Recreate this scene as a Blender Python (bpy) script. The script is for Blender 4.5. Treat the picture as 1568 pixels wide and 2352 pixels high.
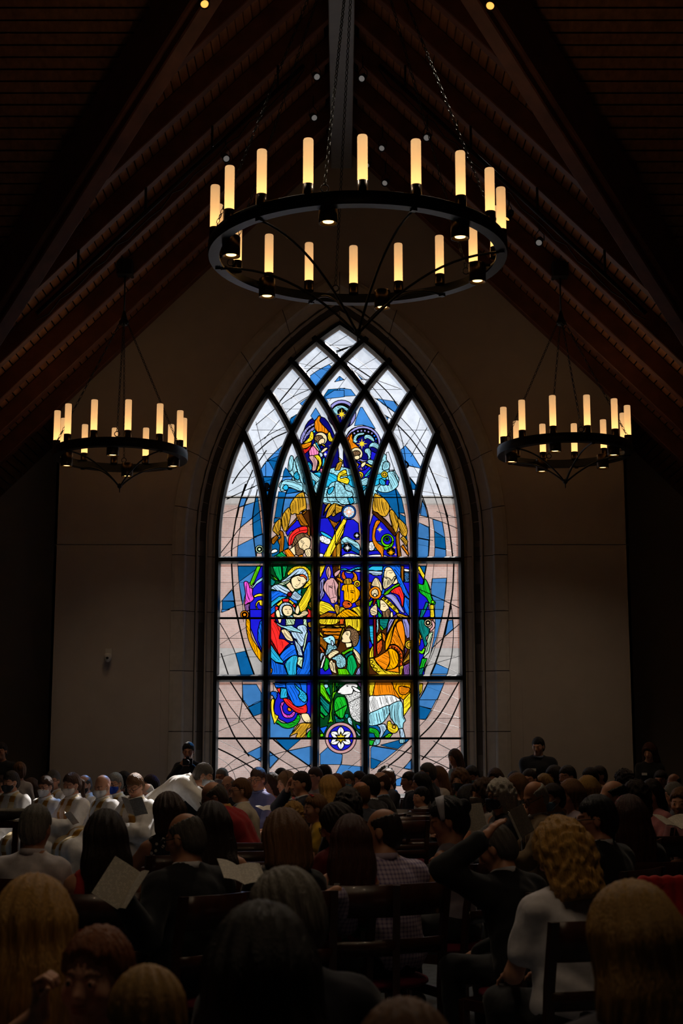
import bpy, bmesh, math, random
import numpy as np
from mathutils import Vector, Matrix
from mathutils.geometry import delaunay_2d_cdt

for o in list(bpy.data.objects):
    bpy.data.objects.remove(o)
scene = bpy.context.scene
COL = scene.collection
rnd = random.Random(7)

# ------------------------------------------------------------------ camera
F_PX, HORIZON, CAM_H = 3240.0, 1715.0, 1.68
TILT = math.atan((HORIZON - 1176.0) / F_PX)
cam_data = bpy.data.cameras.new('camera')
cam = bpy.data.objects.new('camera', cam_data)
COL.objects.link(cam)
cam.location = (0, 0, CAM_H)
cam.rotation_euler = (math.pi / 2 + TILT, 0, 0)
cam_data.sensor_fit = 'VERTICAL'
cam_data.sensor_height = 36.0
cam_data.sensor_width = 24.0
cam_data.lens = F_PX / 2352.0 * 36.0
cam_data.clip_start = 0.05
cam_data.clip_end = 300
cam_data.dof.use_dof = True
cam_data.dof.focus_distance = 19.0
cam_data.dof.aperture_fstop = 5.6
scene.camera = cam

# ------------------------------------------------------------------ sky, sun, exposure
SKY_STRENGTH = 1.08
SUN_STRENGTH = 13.0
SUN_DIR = Vector((-0.42, -1.0, -0.98))
world = bpy.data.worlds.new('sky')
scene.world = world
world.use_nodes = True
wn = world.node_tree.nodes
wl = world.node_tree.links
wn.clear()
w_out = wn.new('ShaderNodeOutputWorld')
w_bg = wn.new('ShaderNodeBackground')
w_bg.inputs['Color'].default_value = (0.72, 0.83, 0.96, 1)
w_bg.inputs['Strength'].default_value = SKY_STRENGTH
wl.new(w_bg.outputs[0], w_out.inputs[0])
sun_data = bpy.data.lights.new('sun', 'SUN')
sun_data.energy = SUN_STRENGTH
sun_data.angle = math.radians(0.6)
sun_data.color = (1.0, 0.96, 0.9)
sun = bpy.data.objects.new('sun', sun_data)
COL.objects.link(sun)
sun.rotation_euler = SUN_DIR.to_track_quat('-Z', 'Y').to_euler()
sun.location = (8, 40, 30)
por_data = bpy.data.lights.new('window_portal', 'AREA')
por_data.shape = 'RECTANGLE'
por_data.size, por_data.size_y = 4.0, 8.2
por_data.cycles.is_portal = True
por = bpy.data.objects.new('window_portal', por_data)
COL.objects.link(por)
por.location = (0, 22.45, 4.4)
por.rotation_euler = (-math.pi / 2, 0, 0)

scene.view_settings.view_transform = 'Standard'
scene.view_settings.look = 'None'
scene.view_settings.exposure = 0.0
scene.view_settings.gamma = 1.0
scene.view_settings.use_curve_mapping = False
scene.cycles.use_denoising = True
scene.cycles.use_adaptive_sampling = True
scene.cycles.adaptive_threshold = 0.03
scene.cycles.max_bounces = 4
scene.cycles.diffuse_bounces = 2
scene.cycles.glossy_bounces = 2
scene.cycles.transmission_bounces = 4
scene.cycles.transparent_max_bounces = 8
scene.cycles.sample_clamp_indirect = 4.0
scene.cycles.caustics_reflective = False
scene.cycles.caustics_refractive = False

# ------------------------------------------------------------------ pixel rays (frame 1568 x 2352)
CT, ST = math.cos(TILT), math.sin(TILT)
def ray(px, py):
    u, v = (px - 784.0) / F_PX, (1176.0 - py) / F_PX
    return Vector((u, CT - ST * v, ST + CT * v))
def at_y(px, py, Y):
    d = ray(px, py); s = Y / d.y
    return Vector((d.x * s, Y, CAM_H + d.z * s))
def at_z(px, py, Z):
    d = ray(px, py); s = (Z - CAM_H) / d.z
    return Vector((d.x * s, d.y * s, Z))

# ------------------------------------------------------------------ materials
def s2l(c):
    return tuple((x / 12.92 if x <= 0.04045 else ((x + 0.055) / 1.055) ** 2.4) for x in c)
def hexc(h):
    return s2l(tuple(int(h[i:i + 2], 16) / 255 for i in (0, 2, 4)))
MATS = {}
def mat(name, col, rough=0.6, var=0.15, scale=6.0, bump=0.0, metal=0.0, stretch=(1, 1, 1), emit=None, coat=0.0, sheen=0.0, spec=0.5, vcol=False):
    if name in MATS:
        return MATS[name]
    m = bpy.data.materials.new(name)
    m.use_nodes = True
    n, l = m.node_tree.nodes, m.node_tree.links
    b = n['Principled BSDF']
    b.inputs['Roughness'].default_value = rough
    b.inputs['Metallic'].default_value = metal
    b.inputs['Specular IOR Level'].default_value = spec
    if sheen: b.inputs['Sheen Weight'].default_value = sheen
    if coat: b.inputs['Coat Weight'].default_value = coat
    tc = n.new('ShaderNodeTexCoord'); mp = n.new('ShaderNodeMapping')
    mp.inputs['Scale'].default_value = stretch
    l.new(tc.outputs['Object'], mp.inputs[0])
    nz = n.new('ShaderNodeTexNoise')
    nz.inputs['Scale'].default_value = scale
    nz.inputs['Detail'].default_value = 5
    l.new(mp.outputs[0], nz.inputs['Vector'])
    mx = n.new('ShaderNodeMix'); mx.data_type = 'RGBA'; mx.blend_type = 'MULTIPLY'
    mx.inputs[0].default_value = 1.0
    rp = n.new('ShaderNodeMapRange')
    rp.inputs[3].default_value = 1 - var; rp.inputs[4].default_value = 1 + var
    rp.inputs[1].default_value = 0.25; rp.inputs[2].default_value = 0.75
    l.new(nz.outputs['Fac'], rp.inputs[0])
    if vcol:
        at = n.new('ShaderNodeVertexColor'); at.layer_name = 'Col'
        l.new(at.outputs[0], mx.inputs[6])
    else:
        mx.inputs[6].default_value = (*col, 1)
    l.new(rp.outputs[0], mx.inputs[7])
    l.new(mx.outputs[2], b.inputs['Base Color'])
    if bump:
        bp = n.new('ShaderNodeBump'); bp.inputs['Strength'].default_value = bump
        bp.inputs['Distance'].default_value = 0.02
        l.new(nz.outputs['Fac'], bp.inputs['Height']); l.new(bp.outputs[0], b.inputs['Normal'])
    if emit:
        b.inputs['Emission Color'].default_value = (*emit[:3], 1)
        b.inputs['Emission Strength'].default_value = emit[3]
    MATS[name] = m
    return m

# ------------------------------------------------------------------ object helpers
def tag(o, label=None, cat=None, group=None, kind=None):
    if label: o['label'] = label
    if cat: o['category'] = cat
    if group: o['group'] = group
    if kind: o['kind'] = kind
    return o
def empty(name, loc=(0, 0, 0), rz=0.0, parent=None, sc=1.0):
    o = bpy.data.objects.new(name, None)
    o.empty_display_size = 0.1
    COL.objects.link(o)
    o.location = loc; o.rotation_euler = (0, 0, rz); o.scale = (sc, sc, sc)
    if parent: o.parent = parent
    return o
def place(name, me, m=None, parent=None, loc=None, rot=None):
    """link an object; a material given here sits on the object, so that mesh data can be shared"""
    o = bpy.data.objects.new(name, me)
    COL.objects.link(o)
    if m is not None:
        if len(me.materials) == 0: me.materials.append(m)
        if me.materials[0] is not m:
            o.material_slots[0].link = 'OBJECT'
            o.material_slots[0].material = m
    if parent: o.parent = parent
    if loc is not None: o.location = loc
    if rot is not None: o.rotation_euler = rot
    return o
class MB:
    def __init__(s):
        s.v, s.f = [], []
    def add(s, vs, fs):
        k = len(s.v); s.v += [tuple(p) for p in vs]; s.f += [tuple(i + k for i in f) for f in fs]; return s
    def box(s, c, d, R=None):
        vs = []
        for x in (-.5, .5):
            for y in (-.5, .5):
                for z in (-.5, .5):
                    p = Vector((x * d[0], y * d[1], z * d[2]))
                    if R is not None: p = R @ p
                    vs.append(Vector(c) + p)
        return s.add(vs, [(0, 1, 3, 2), (4, 6, 7, 5), (0, 4, 5, 1), (2, 3, 7, 6), (0, 2, 6, 4), (1, 5, 7, 3)])
    def bar(s, a, b, w, h, up=(0, 0, 1), bev=0.0):
        a, b, up = Vector(a), Vector(b), Vector(up)
        d = (b - a).normalized(); sd = d.cross(up)
        if sd.length < 1e-5: sd = Vector((1, 0, 0))
        sd.normalize(); u = sd.cross(d).normalized()
        if bev:
            pr = [(-w/2+bev, -h/2), (w/2-bev, -h/2), (w/2, -h/2+bev), (w/2, h/2-bev), (w/2-bev, h/2), (-w/2+bev, h/2), (-w/2, h/2-bev), (-w/2, -h/2+bev)]
        else:
            pr = [(-w/2, -h/2), (w/2, -h/2), (w/2, h/2), (-w/2, h/2)]
        return s.loft([[p + sd * x + u * y for x, y in pr] for p in (a, b)])
    def loft(s, rings, caps=True, closed=False):
        n = len(rings[0]); k = len(s.v)
        for r in rings: s.v += [tuple(p) for p in r]
        m = len(rings)
        for i in range(m if closed else m - 1):
            j = (i + 1) % m
            for q in range(n):
                r = (q + 1) % n
                s.f.append((k + i*n + q, k + i*n + r, k + j*n + r, k + j*n + q))
        if caps and not closed:
            s.f.append(tuple(k + q for q in reversed(range(n))))
            s.f.append(tuple(k + (m-1)*n + q for q in range(n)))
        return s
    def tube(s, pts, r, n=8, closed=False):
        pts = [Vector(p) for p in pts]; rings = []
        rs = r if isinstance(r, (list, tuple)) else [r] * len(pts)
        ref = None
        for i, p in enumerate(pts):
            if closed: d = pts[(i+1) % len(pts)] - pts[i-1]
            else: d = pts[min(i+1, len(pts)-1)] - pts[max(i-1, 0)]
            d.normalize()
            if ref is None:
                ref = Vector((0, 0, 1)) if abs(d.z) < 0.9 else Vector((1, 0, 0))
            u = ref - d * ref.dot(d)
            if u.length < 1e-4: u = d.orthogonal()
            u.normalize(); w = d.cross(u); ref = u
            rings.append([p + (u * math.cos(t) + w * math.sin(t)) * rs[i] for t in [2*math.pi*q/n for q in range(n)]])
        return s.loft(rings, closed=closed)
    def lathe(s, prof, c=(0, 0, 0), n=16, R=None):
        rings = []
        for r, z in prof:
            ring = []
            for q in range(n):
                t = 2*math.pi*q/n
                p = Vector((r*math.cos(t), r*math.sin(t), z))
                if R is not None: p = R @ p
                ring.append(Vector(c) + p)
            rings.append(ring)
        return s.loft(rings)
    def torus(s, c, R, r, M=None, n=12, k=6, sx=1.0):
        rings = []
        for i in range(n):
            t = 2*math.pi*i/n; ring = []
            for q in range(k):
                a = 2*math.pi*q/k
                p = Vector(((R + r*math.cos(a))*math.cos(t)*sx, (R + r*math.cos(a))*math.sin(t), r*math.sin(a)))
                if M is not None: p = M @ p
                ring.append(Vector(c) + p)
            rings.append(ring)
        return s.loft(rings, closed=True)
    def mesh(s, name, smooth=False):
        me = bpy.data.meshes.new(name)
        me.from_pydata(s.v, [], s.f); me.update()
        bm = bmesh.new(); bm.from_mesh(me)
        bmesh.ops.recalc_face_normals(bm, faces=bm.faces)
        bm.to_mesh(me); bm.free()
        if smooth: me.shade_smooth()
        return me
    def build(s, name, m, parent=None, smooth=False, loc=None, rot=None):
        return place(name, s.mesh(name, smooth), m, parent, loc, rot)
def auto_smooth(o, ang=40):
    me = o.data
    try: me.set_sharp_from_angle(angle=math.radians(ang))
    except Exception: pass
    return o

M_WALL = mat('plaster', hexc('c2b6ac'), 0.85, 0.06, 3.0, 0.05)
M_STONE = mat('cast_stone', hexc('c6beb4'), 0.8, 0.10, 9.0, 0.12)
M_WOOD = mat('dark_timber', hexc('6e4230'), 0.55, 0.35, 4.0, 0.1, stretch=(1, 1, 1))
M_BOARD = mat('roof_board', hexc('a06c48'), 0.6, 0.35, 5.0, 0.1, stretch=(3, 0.4, 3))
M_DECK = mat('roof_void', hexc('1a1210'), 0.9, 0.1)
M_RIDGE_GREY = mat('ridge_daylit_grey', hexc('8d9298'), 0.5, 0.08)  # grey paints in the window daylight on the ridge beam's underside
M_IRON = mat('black_iron', hexc('23262a'), 0.38, 0.15, 20, 0.05, metal=0.6)
M_BRONZE = mat('dark_bronze', hexc('4a3a28'), 0.28, 0.1, 20, 0.0, metal=0.9)
M_FRAME = mat('window_iron', hexc('1a1d20'), 0.45, 0.1, 12, 0.03, metal=0.3)
M_LEAD = mat('lead', hexc('15171a'), 0.5, 0.1)
M_CARPET = mat('carpet', hexc('5a626c'), 0.95, 0.25, 14, 0.1)
# ------------------------------------------------------------------ room shell
YC, APEX, YW, XW = 12.6, 11.85, 22.0, 9.0
Y_BACK, Y_FRONT = 24.0, -6.0
CX = -0.03                                  # the window axis
def roof_z(x, y):
    return APEX - min(abs(x), abs(y - YC))
fl = MB().box((0, 9, -0.1), (2*XW + 0.6, 30.6, 0.2)).build('floor', M_CARPET); tag(fl, 'blue grey carpet floor under the rows of chairs', kind='structure')
tag(MB().box((-XW - .15, 9, 6.5), (.3, 30.6, 13)).build('wall_left', M_WALL), 'dark plaster side wall', kind='structure')
tag(MB().box((XW + .15, 9, 6.5), (.3, 30.6, 13)).build('wall_right', M_WALL), 'dark plaster side wall', kind='structure')
tag(MB().box((0, Y_FRONT - .15, 6.5), (2*XW + .6, .3, 13)).build('wall_front', M_WALL), 'plaster wall behind the viewer', kind='structure')

# deck above the boards
dk = MB()
def tri(*pts):
    dk.add([(x, y, roof_z(x, y) + 0.10) for x, y in pts], [tuple(range(len(pts)))])
for s in (-1, 1):
    X = s * (XW + .3)
    tri((0, YC), (X, YC + XW + .3), (X, Y_BACK + .3), (0, Y_BACK + .3))
    tri((0, YC), (X, YC), (X, YC + XW + .3))
    tri((0, YC), (X, YC), (X, YC - XW - .3))
    tri((0, YC), (X, YC - XW - .3), (X, Y_FRONT - .3), (0, Y_FRONT - .3))
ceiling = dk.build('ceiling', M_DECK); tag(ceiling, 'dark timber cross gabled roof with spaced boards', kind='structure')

# boards: the window arm's run along y, the side arms' run along x
SP = 0.138; S2 = math.sqrt(.5)
def board(a, b, nrm):
    MB().bar(a, b, SP * .86, 0.03, up=nrm).build('ceiling_board', M_BOARD, ceiling)
k = 0
x = 0.30
step = SP * S2
while x < 6.3:
    for s in (-1, 1):
        y0 = YC + x
        if y0 < Y_BACK - 0.05:
            z = APEX - x
            board((s*x, y0, z), (s*x, Y_BACK, z), (s, 0, 1))
    x += step
d = 0.9
while d < 5.6:
    for s in (-1, 1):
        y = YC + d; z = APEX - d
        board((s*d, y, z), (s*XW, y, z), (0, 1, 1))
    d += step
# the boards out in the aisles, past what shows, as one piece
mb = MB()
while x < XW:
    for s in (-1, 1):
        if YC + x < Y_BACK - .05: mb.bar((s*x, YC + x, APEX - x), (s*x, Y_BACK, APEX - x), SP*.86, .03, up=(s, 0, 1))
    x += step
d_ = .3
while d_ < 8.8:
    if d_ < .88 or d_ > 5.6:
        for s in (-1, 1): mb.bar((s*d_, YC + d_, APEX - d_), (s*XW, YC + d_, APEX - d_), SP*.86, .03, up=(0, 1, 1))
    d_ += step
mb.build('aisle_boards', M_BOARD, ceiling)['kind'] = 'stuff'
# rafters of the window arm
RAF_D, RAF_W = 0.25, 0.16
raf_y = [22.0 - .14 - 1.06*i for i in range(9)]
for y in raf_y:
    xm = min(XW, y - YC)
    for s in (-1, 1):
        off = (RAF_D/2 + 0.02) * S2
        a = Vector((s*0.0, y, APEX - 0)) + Vector((-s*off, 0, -off)); b = Vector((s*xm, y, APEX - xm)) + Vector((-s*off, 0, -off))
        MB().bar(a, b, RAF_W, RAF_D, up=(s, 0, 1), bev=.012).build('rafter', M_WOOD, ceiling)
# side arm rafters, further out
for s in (-1, 1):
    # valley beams with a lower chord
    dirv = Vector((s, 1, -1)).normalized()
    A = Vector((0, YC, APEX - .45)); B = Vector((s*XW, YC + XW, APEX - XW - .45))
    MB().bar(A, B, .34, .62, up=(0, 0, 1), bev=.02).build('valley_beam', M_WOOD, ceiling)
    MB().bar(A + Vector((0, 0, -.40)), B + Vector((0, 0, -.40)), .20, .16, up=(0, 0, 1), bev=.015).build('valley_chord', M_WOOD, ceiling)
    # hanging post rising from the valley beam
    px = 170 if s < 0 else 1432
    dd = ray(px, 330)
    # point of the valley plane x = s (y - YC)
    t = (s * YC) / (s * dd.y - dd.x)
    P = Vector((dd.x*t, dd.y*t, 0)); vz = roof_z(P.x, P.y)
    MB().bar((P.x, P.y, vz - .55), (P.x + s*.02, P.y - .02, vz + .5), .22, .22, up=(0, 1, 0), bev=.01).build('truss_post', M_WOOD, ceiling)
# ridge beam
MB().bar((0, YC, APEX - .62), (0, YW + .05, APEX - .62), .34, .30, up=(0, 0, 1), bev=.01).build('ridge_beam', M_RIDGE_GREY, ceiling)
MB().bar((0, YC, APEX - .35), (0, YW + .05, APEX - .35), .20, .30, up=(0, 0, 1)).build('ridge_web', M_RIDGE_GREY, ceiling)

# ------------------------------------------------------------------ window arch geometry
HW, ZS, RA = 1.98, 4.90, 4.34
YG = 22.34                                   # glass plane
def arch(o, side, nv=2, na=20, z0=0.0):
    """points (x, z) of the pointed arch offset outward by o, from the floor to the apex"""
    R = RA + o; cx = RA - HW
    pts = [(-(HW + o), z0 + (ZS - z0) * i / nv) for i in range(nv)]
    amax = math.acos(cx / R)
    for i in range(na + 1):
        a = amax * i / na
        pts.append((cx - R * math.cos(a), ZS + R * math.sin(a)))
    return [(CX - side * p[0] if side > 0 else CX + p[0], p[1]) for p in pts]
OUT = 0.66
# gable wall in panels with open joints
ZJ = at_y(250, 1251, YW).z
XP = 4.52
def slab(name, poly, y0, y1, m, parent=None):
    n = len(poly)
    mb = MB()
    mb.add([(x, y0, z) for x, z in poly] + [(x, y1, z) for x, z in poly],
           [tuple(range(n)), tuple(reversed(range(n, 2*n)))] + [(i, n+i, n+(i+1) % n, (i+1) % n) for i in range(n)])
    me = mb.mesh(name)
    bm = bmesh.new(); bm.from_mesh(me); bmesh.ops.triangulate(bm, faces=[f for f in bm.faces if len(f.verts) > 4]); bm.to_mesh(me); bm.free()
    return place(name, me, m, parent)
wall_back = slab('wall_back', [(-XP, 0.0), (-XP, .02), (XP, .02), (XP, 0.0)], YW + .02, YW + .30, M_WALL)
tag(wall_back, 'tall plaster gable wall around the pointed window', kind='structure')
gap = 0.006
for s in (-1, 1):
    aw = [p for p in arch(OUT, s)]
    xo = s * (HW + OUT) + CX
    slab('wall_panel', [(s*XP, 0.02), (s*XP, ZJ - gap), (xo, ZJ - gap), (xo, 0.02)], YW, YW + .30, M_WALL, wall_back)
    up = [(x, z) for x, z in aw if z > ZJ]
    poly = [(s*XP, ZJ + gap), (s*XP, APEX + .1 - XP), (0, APEX + .1), (CX, up[-1][1])] + list(reversed(up[:-1])) + [(xo, ZJ + gap)]
    slab('wall_panel', poly, YW, YW + .30, M_WALL, wall_back)
    # the flush door-like panel low on each pier
    pa = at_y(127 if s < 0 else 1436, 1556, YW); pb = at_y(370 if s < 0 else 1198, 1556, YW)
    x0, x1 = sorted((pa.x, pb.x))
    slab('access_panel', [(x0, .05), (x0, pa.z), (x1, pa.z), (x1, .05)], YW - .012, YW, M_WALL, wall_back)
    # pier return and recessed wall
    MB().box((s*(XP - .02), (YW + Y_BACK)/2, 4.2), (.04, Y_BACK - YW, 8.4)).build('wall_return', M_WALL, wall_back)
tag(MB().box((0, Y_BACK + .15, 6.5), (2*XW + .6, .3, 13)).build('wall_recess', M_WALL), 'dark recessed wall beside the window piers', kind='structure') if False else None
for s in (-1, 1):
    tag(MB().box((s*(XP + XW + .3)/2, Y_BACK + .15, 6.5), (XW + .3 - XP, .3, 13)).build('wall_recess', M_WALL), 'dark recessed wall beside the window pier', kind='structure')

# moulded stone surround in separate blocks
prof = [(-.02, .26), (.02, .26), (.05, .225), (.10, .215), (.115, .20), (.13, .195), (.145, .20), (.16, .19), (.24, .15), (.255, .13), (.27, .125), (.285, .13), (.30, .12), (.43, .03), (.44, -.02), (.46, -.035), (.60, -.035), (.655, -.02), (.66, .03), (.66, .30), (-.02, .30)]
trim = tag(empty('trim_1', (CX, YW, 0)), 'moulded stone surround of the pointed window', kind='structure')
def arch_pt(o, side, t):
    """t 0..1 up the jamb, 1..2 along the arc"""
    cx = RA - HW
    if t <= 1: return (CX + side*(HW + o), ZS*t)
    R = RA + o; a = math.acos(cx / R) * (t - 1)
    return (CX - side*(cx - R*math.cos(a)), ZS + R*math.sin(a))
ts = [0, .2, .39, .58, .77, .95, 1.10, 1.27, 1.44, 1.61, 1.79, 2.0]
for side in (-1, 1):
    for i in range(len(ts) - 1):
        t0, t1 = ts[i] + .0012, ts[i+1] - .0012
        n = 2 if t1 <= 1 else 5
        tt = [t0 + (t1 - t0)*q/n for q in range(n + 1)]
        if t0 < 1 < t1: tt = sorted(set(tt + [1.0]))
        rings = []
        for t in tt:
            rings.append([(arch_pt(o, side, t)[0] - CX, dp, arch_pt(o, side, t)[1]) for o, dp in prof])
        ob = MB().loft(rings).build('arch_stone', M_STONE, trim)
    rings = []
    for q in range(31):
        t = 2.0*q/30
        rings.append([(arch_pt(o, side, t)[0] - CX, dp, arch_pt(o, side, t)[1]) for o, dp in [(-.03, .285), (.42, .06), (.45, .0), (.655, .0), (.655, .33), (-.03, .33)]])
    MB().loft(rings).build('mortar_backing', mat('mortar', hexc('4a443e'), .9), trim)
slab('sill_wall', [(-HW - .1, 0), (-HW - .1, .36), (HW + .1, .36), (HW + .1, 0)], YW + .1, YW + .45, M_STONE, wall_back)
slab('gable_tip', [(-.2, 8.9), (-.2, APEX + .05), (.2, APEX + .05), (.2, 8.9)], YW + .25, YW + .45, M_WALL, wall_back)
# beads (rope mouldings) on the jambs
for side in (-1, 1):
    for o in (.13, .27):
        pts = [arch_pt(o, side, 2.0*q/60) for q in range(61)]
        MB().tube([(p[0] - CX, .185 if o < .2 else .115, p[1]) for p in pts], .014, 6).build('bead_moulding', M_STONE, trim, True)

# ------------------------------------------------------------------ outside: brick building across the court
bd = empty('brick_building', (0, 52, 0)); tag(bd, 'pinkish brick building seen through the clear window glass', 'building')
M_BRICK = bpy.data.materials.new('brick_wall'); M_BRICK.use_nodes = True
n, l = M_BRICK.node_tree.nodes, M_BRICK.node_tree.links
bt = n.new('ShaderNodeTexBrick'); tc = n.new('ShaderNodeTexCoord'); mp = n.new('ShaderNodeMapping')
mp.inputs['Rotation'].default_value = (math.pi/2, 0, 0)
bt.inputs['Scale'].default_value = 3.0
bt.inputs['Color1'].default_value = (*hexc('c88c74'), 1); bt.inputs['Color2'].default_value = (*hexc('b87c66'), 1); bt.inputs['Mortar'].default_value = (*hexc('c4a292'), 1)
l.new(tc.outputs['Object'], mp.inputs[0]); l.new(mp.outputs[0], bt.inputs['Vector'])
l.new(bt.outputs[0], n['Principled BSDF'].inputs['Base Color'])
n['Principled BSDF'].inputs['Roughness'].default_value = .9
MB().box((0, 3, 5.3), (40, 6, 10.6)).build('brick_wall', M_BRICK, bd)
MB().box((0, -.03, 4.75), (40, .1, 1.0)).build('stone_band', mat('band_stone', hexc('a8a49c'), .9), bd)
MB().box((0, 2.9, 10.75), (40.4, 6.4, .3)).build('parapet', mat('band_stone', hexc('b8b4ac'), .9), bd)
tag(MB().box((0, 60, -.15), (120, 70, .1)).build('courtyard_ground', mat('paving', hexc('b9b0a4'), .9)), 'pale paved court outside the window', kind='structure')
# ------------------------------------------------------------------ stained glass window
GC = dict(W='e6e4e6', b='3f83cc', B='1668e8', c='0b5c9c', K='1a1ad0', k='0c0c70', y='f8dc28', Y='f0a800', o='f08a10', O='e8601c', r='ee2a28', R='7a0a12',
          g='18b428', G='06401c', l='62d80c', e='08a858', t='0c7c78', q='28b4e6', a='9adcf0', u='b4d6f4', s='f2deb0', h='8c6c4c', n='a0600f', N='4a260c',
          p='9494dc', P='7c5096', m='d850cc', M='f888c0', w='eef2f6', f='c4e6c0', i='c89aa0', j='ece0b4', x='08080a', d='cf9f2a')
CLEAR = dict(W=.90, b=.66, c=.62)
ZONES = dict(z1=(610,900,1.148), z2=(770,900,1.148), z3=(610,1060,1.148), z4=(770,1060,1.148), z5=(610,1290,.7653), z6=(610,1415,.7653), z7=(725,1290,.7653), z8=(725,1415,.7653),
             z9=(840,1290,.7653), z10=(840,1415,.7653), z11=(610,1560,.829), z12=(725,1560,.7653), z13=(840,1560,.829), z14=(500,1120,1.275), z15=(950,1120,1.275),
             z16=(490,1400,1.7016), z17=(940,1400,1.7016), z18=(610,1640,2.232), z19=(540,740,1.594), z20=(780,740,1.594), z21=(500,920,1.148), z22=(890,920,1.148))
# one line a piece: [~ smooth]colour[/hANGLE,SPACING hatch][/cSPACING curls] points; "-w" a painted or leaded line; "O" circle; "*" star
ART = {}
ART['z14'] = '''
b 41,19 52,19 47,33 38,36
b 47,33 66,26 62,54 40,73
c 68,19 72,16 80,83 64,89 63,54
b 36,105 64,91 69,125 35,125
b 64,90 81,84 82,125 70,125
c 36,141 74,141 68,148 38,170
b 38,170 68,148 58,172 48,172 50,190 45,212 42,200
b 8,203 26,184 30,204 8,204
c 8,204 29,205 31,215 8,223
-2.4 48,0 40,25 34,50 28,85 25,110 25,125
-2.4 25,140 27,175 31,210 36,235
-1.2 60,0 52,22 46,42 41,70 37,95 35,125
-1.9 70,10 65,35 63,55 64,85 69,125
-1.5 9,113 27,90 40,73 62,55 76,43
-1 8,125 25,112 36,105 64,91 81,83
-1 16,44 36,36 47,32 66,26 72,24
-1.3 23,18 45,7 60,1
-.7 14,54 43,54
-.7 10,90 63,90
-1 36,141 38,170 44,205 46,235
-1 8,203 26,182 38,170 68,148 74,142
-.7 8,171 60,171
-.7 8,204 45,204
-.9 8,223 31,214 45,210
-1 64,64 80,55
K 74,141 82,141 82,235 56,235 58,205 64,176
l/h112,3 71,141 78,141 66,170 60,178 58,172
a 60,182 70,168 82,160 82,166 70,174 63,182
~m/h75,3 47,171 54,170 58,180 63,182 62,192 65,200 60,206 54,208 48,212 50,192
P/h85,3 48,212 58,208 56,222 50,222
~y 65,195 74,191 82,192 82,195 72,196 67,198
~y 68,212 72,204 80,203 82,212 76,212 74,206 70,214 76,222 82,222 78,226 72,222
O f 75,111 7
O x 75,111 4.4
O f 75,111 3
W 70,118 79,118 80,125 70,125
O o 49,229 7
O x 49,229 4.6
O o 49,229 3
'''
ART['z15'] = '''
b 15,24 12,50 25,53 20,33
b 9,63 27,71 28,95 6,90
b 6,91 27,95 26,120 25,125 6,125
b 34,57 51,62 56,90 37,78
c 37,79 56,90 58,111 38,107
b 38,107 58,112 58,125 37,125
c 10,141 22,141 18,162
b 33,164 59,163 55,203 32,194 31,180
b 32,194 55,203 51,235 37,235 38,212
-2.4 44,0 52,25 60,55 66,90 70,125
-2.4 72,140 70,185 66,210 62,235
-1.9 17,20 25,45 28,70 28,100 26,125
-1.4 23,141 20,158
-.9 32,0 42,30 50,55 56,90 58,125
-.9 60,141 59,175 55,205 50,235
-.9 36,141 33,170 31,180
-1.2 48,45 73,53
-1.3 11,50 27,54 51,62 75,72
-.9 9,63 37,78 66,96 78,104
-1.2 7,90 28,94
-.8 7,102 58,112 67,115
-1.5 30,192 66,209 82,217
-.7 10,54 72,54
-.7 30,89 77,89
-.7 28,171 80,171
-.7 38,203 80,203
-1 67,210 70,235
-.8 14,33 20,34
K 6,150 18,166 16,176 20,190 26,204 28,235 8,235
y/h60,3 6,143 10,140 20,158 17,166
t/h110,3 22,206 27,208 16,235 11,235
y/h90,3 29,211 36,211 37,232 30,232
~g/h70,4 20,164 28,178 31,196 36,205 39,206 37,211 28,208 22,198 12,190 7,181 8,173 12,174 18,174
O l 34,206 3
-1.4 7,182 30,192
'''
ART['z16'] = '''
b 11,0 22,0 11,4
c 30,59 43,56 55,88 37,88
b 39,101 58,101 66,115 66,124 47,131 40,122
c 47,132 66,123 66,140 54,144
b 45,194 66,184 66,206
-2.6 30,0 34,18 42,50 55,88
-2.1 25,101 38,121 54,145 66,159
-2.3 10,131 22,158 30,174 45,194
-2.3 9,189 25,197 45,209 55,216 66,226
-1.4 11,22 20,38 30,60 37,88
-2 12,64 20,88
-1.4 10,110 22,130 36,148 55,172 66,183
-1.4 39,101 39,122 35,147
-.8 11,46 36,29 46,23
-.8 10,64 43,56 53,54
-.7 11,39 46,39
-.7 48,64 60,64
-.7 10,123 38,123
-.7 10,147 66,147
-.9 10,163 38,151 54,144 66,140
-.9 47,132 58,125 66,123
-.9 9,177 42,193
-1.6 10,224 19,220 45,208 64,200
-1 13,215 30,202 45,194 65,184
-1 45,194 64,206
-.9 9,201 20,209 28,222 30,232
-.9 40,210 50,222 54,232
K 49,0 66,0 66,60 56,40 50,25
B/h80,3 60,28 63,16 66,14 66,56 60,42
~Y/h70,2 44,14 49,14 50,30 54,42 66,60 66,72 54,56 46,36
O o 42,7 5.5
O x 42,7 3.6
O o 42,7 2.4
'''
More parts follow.
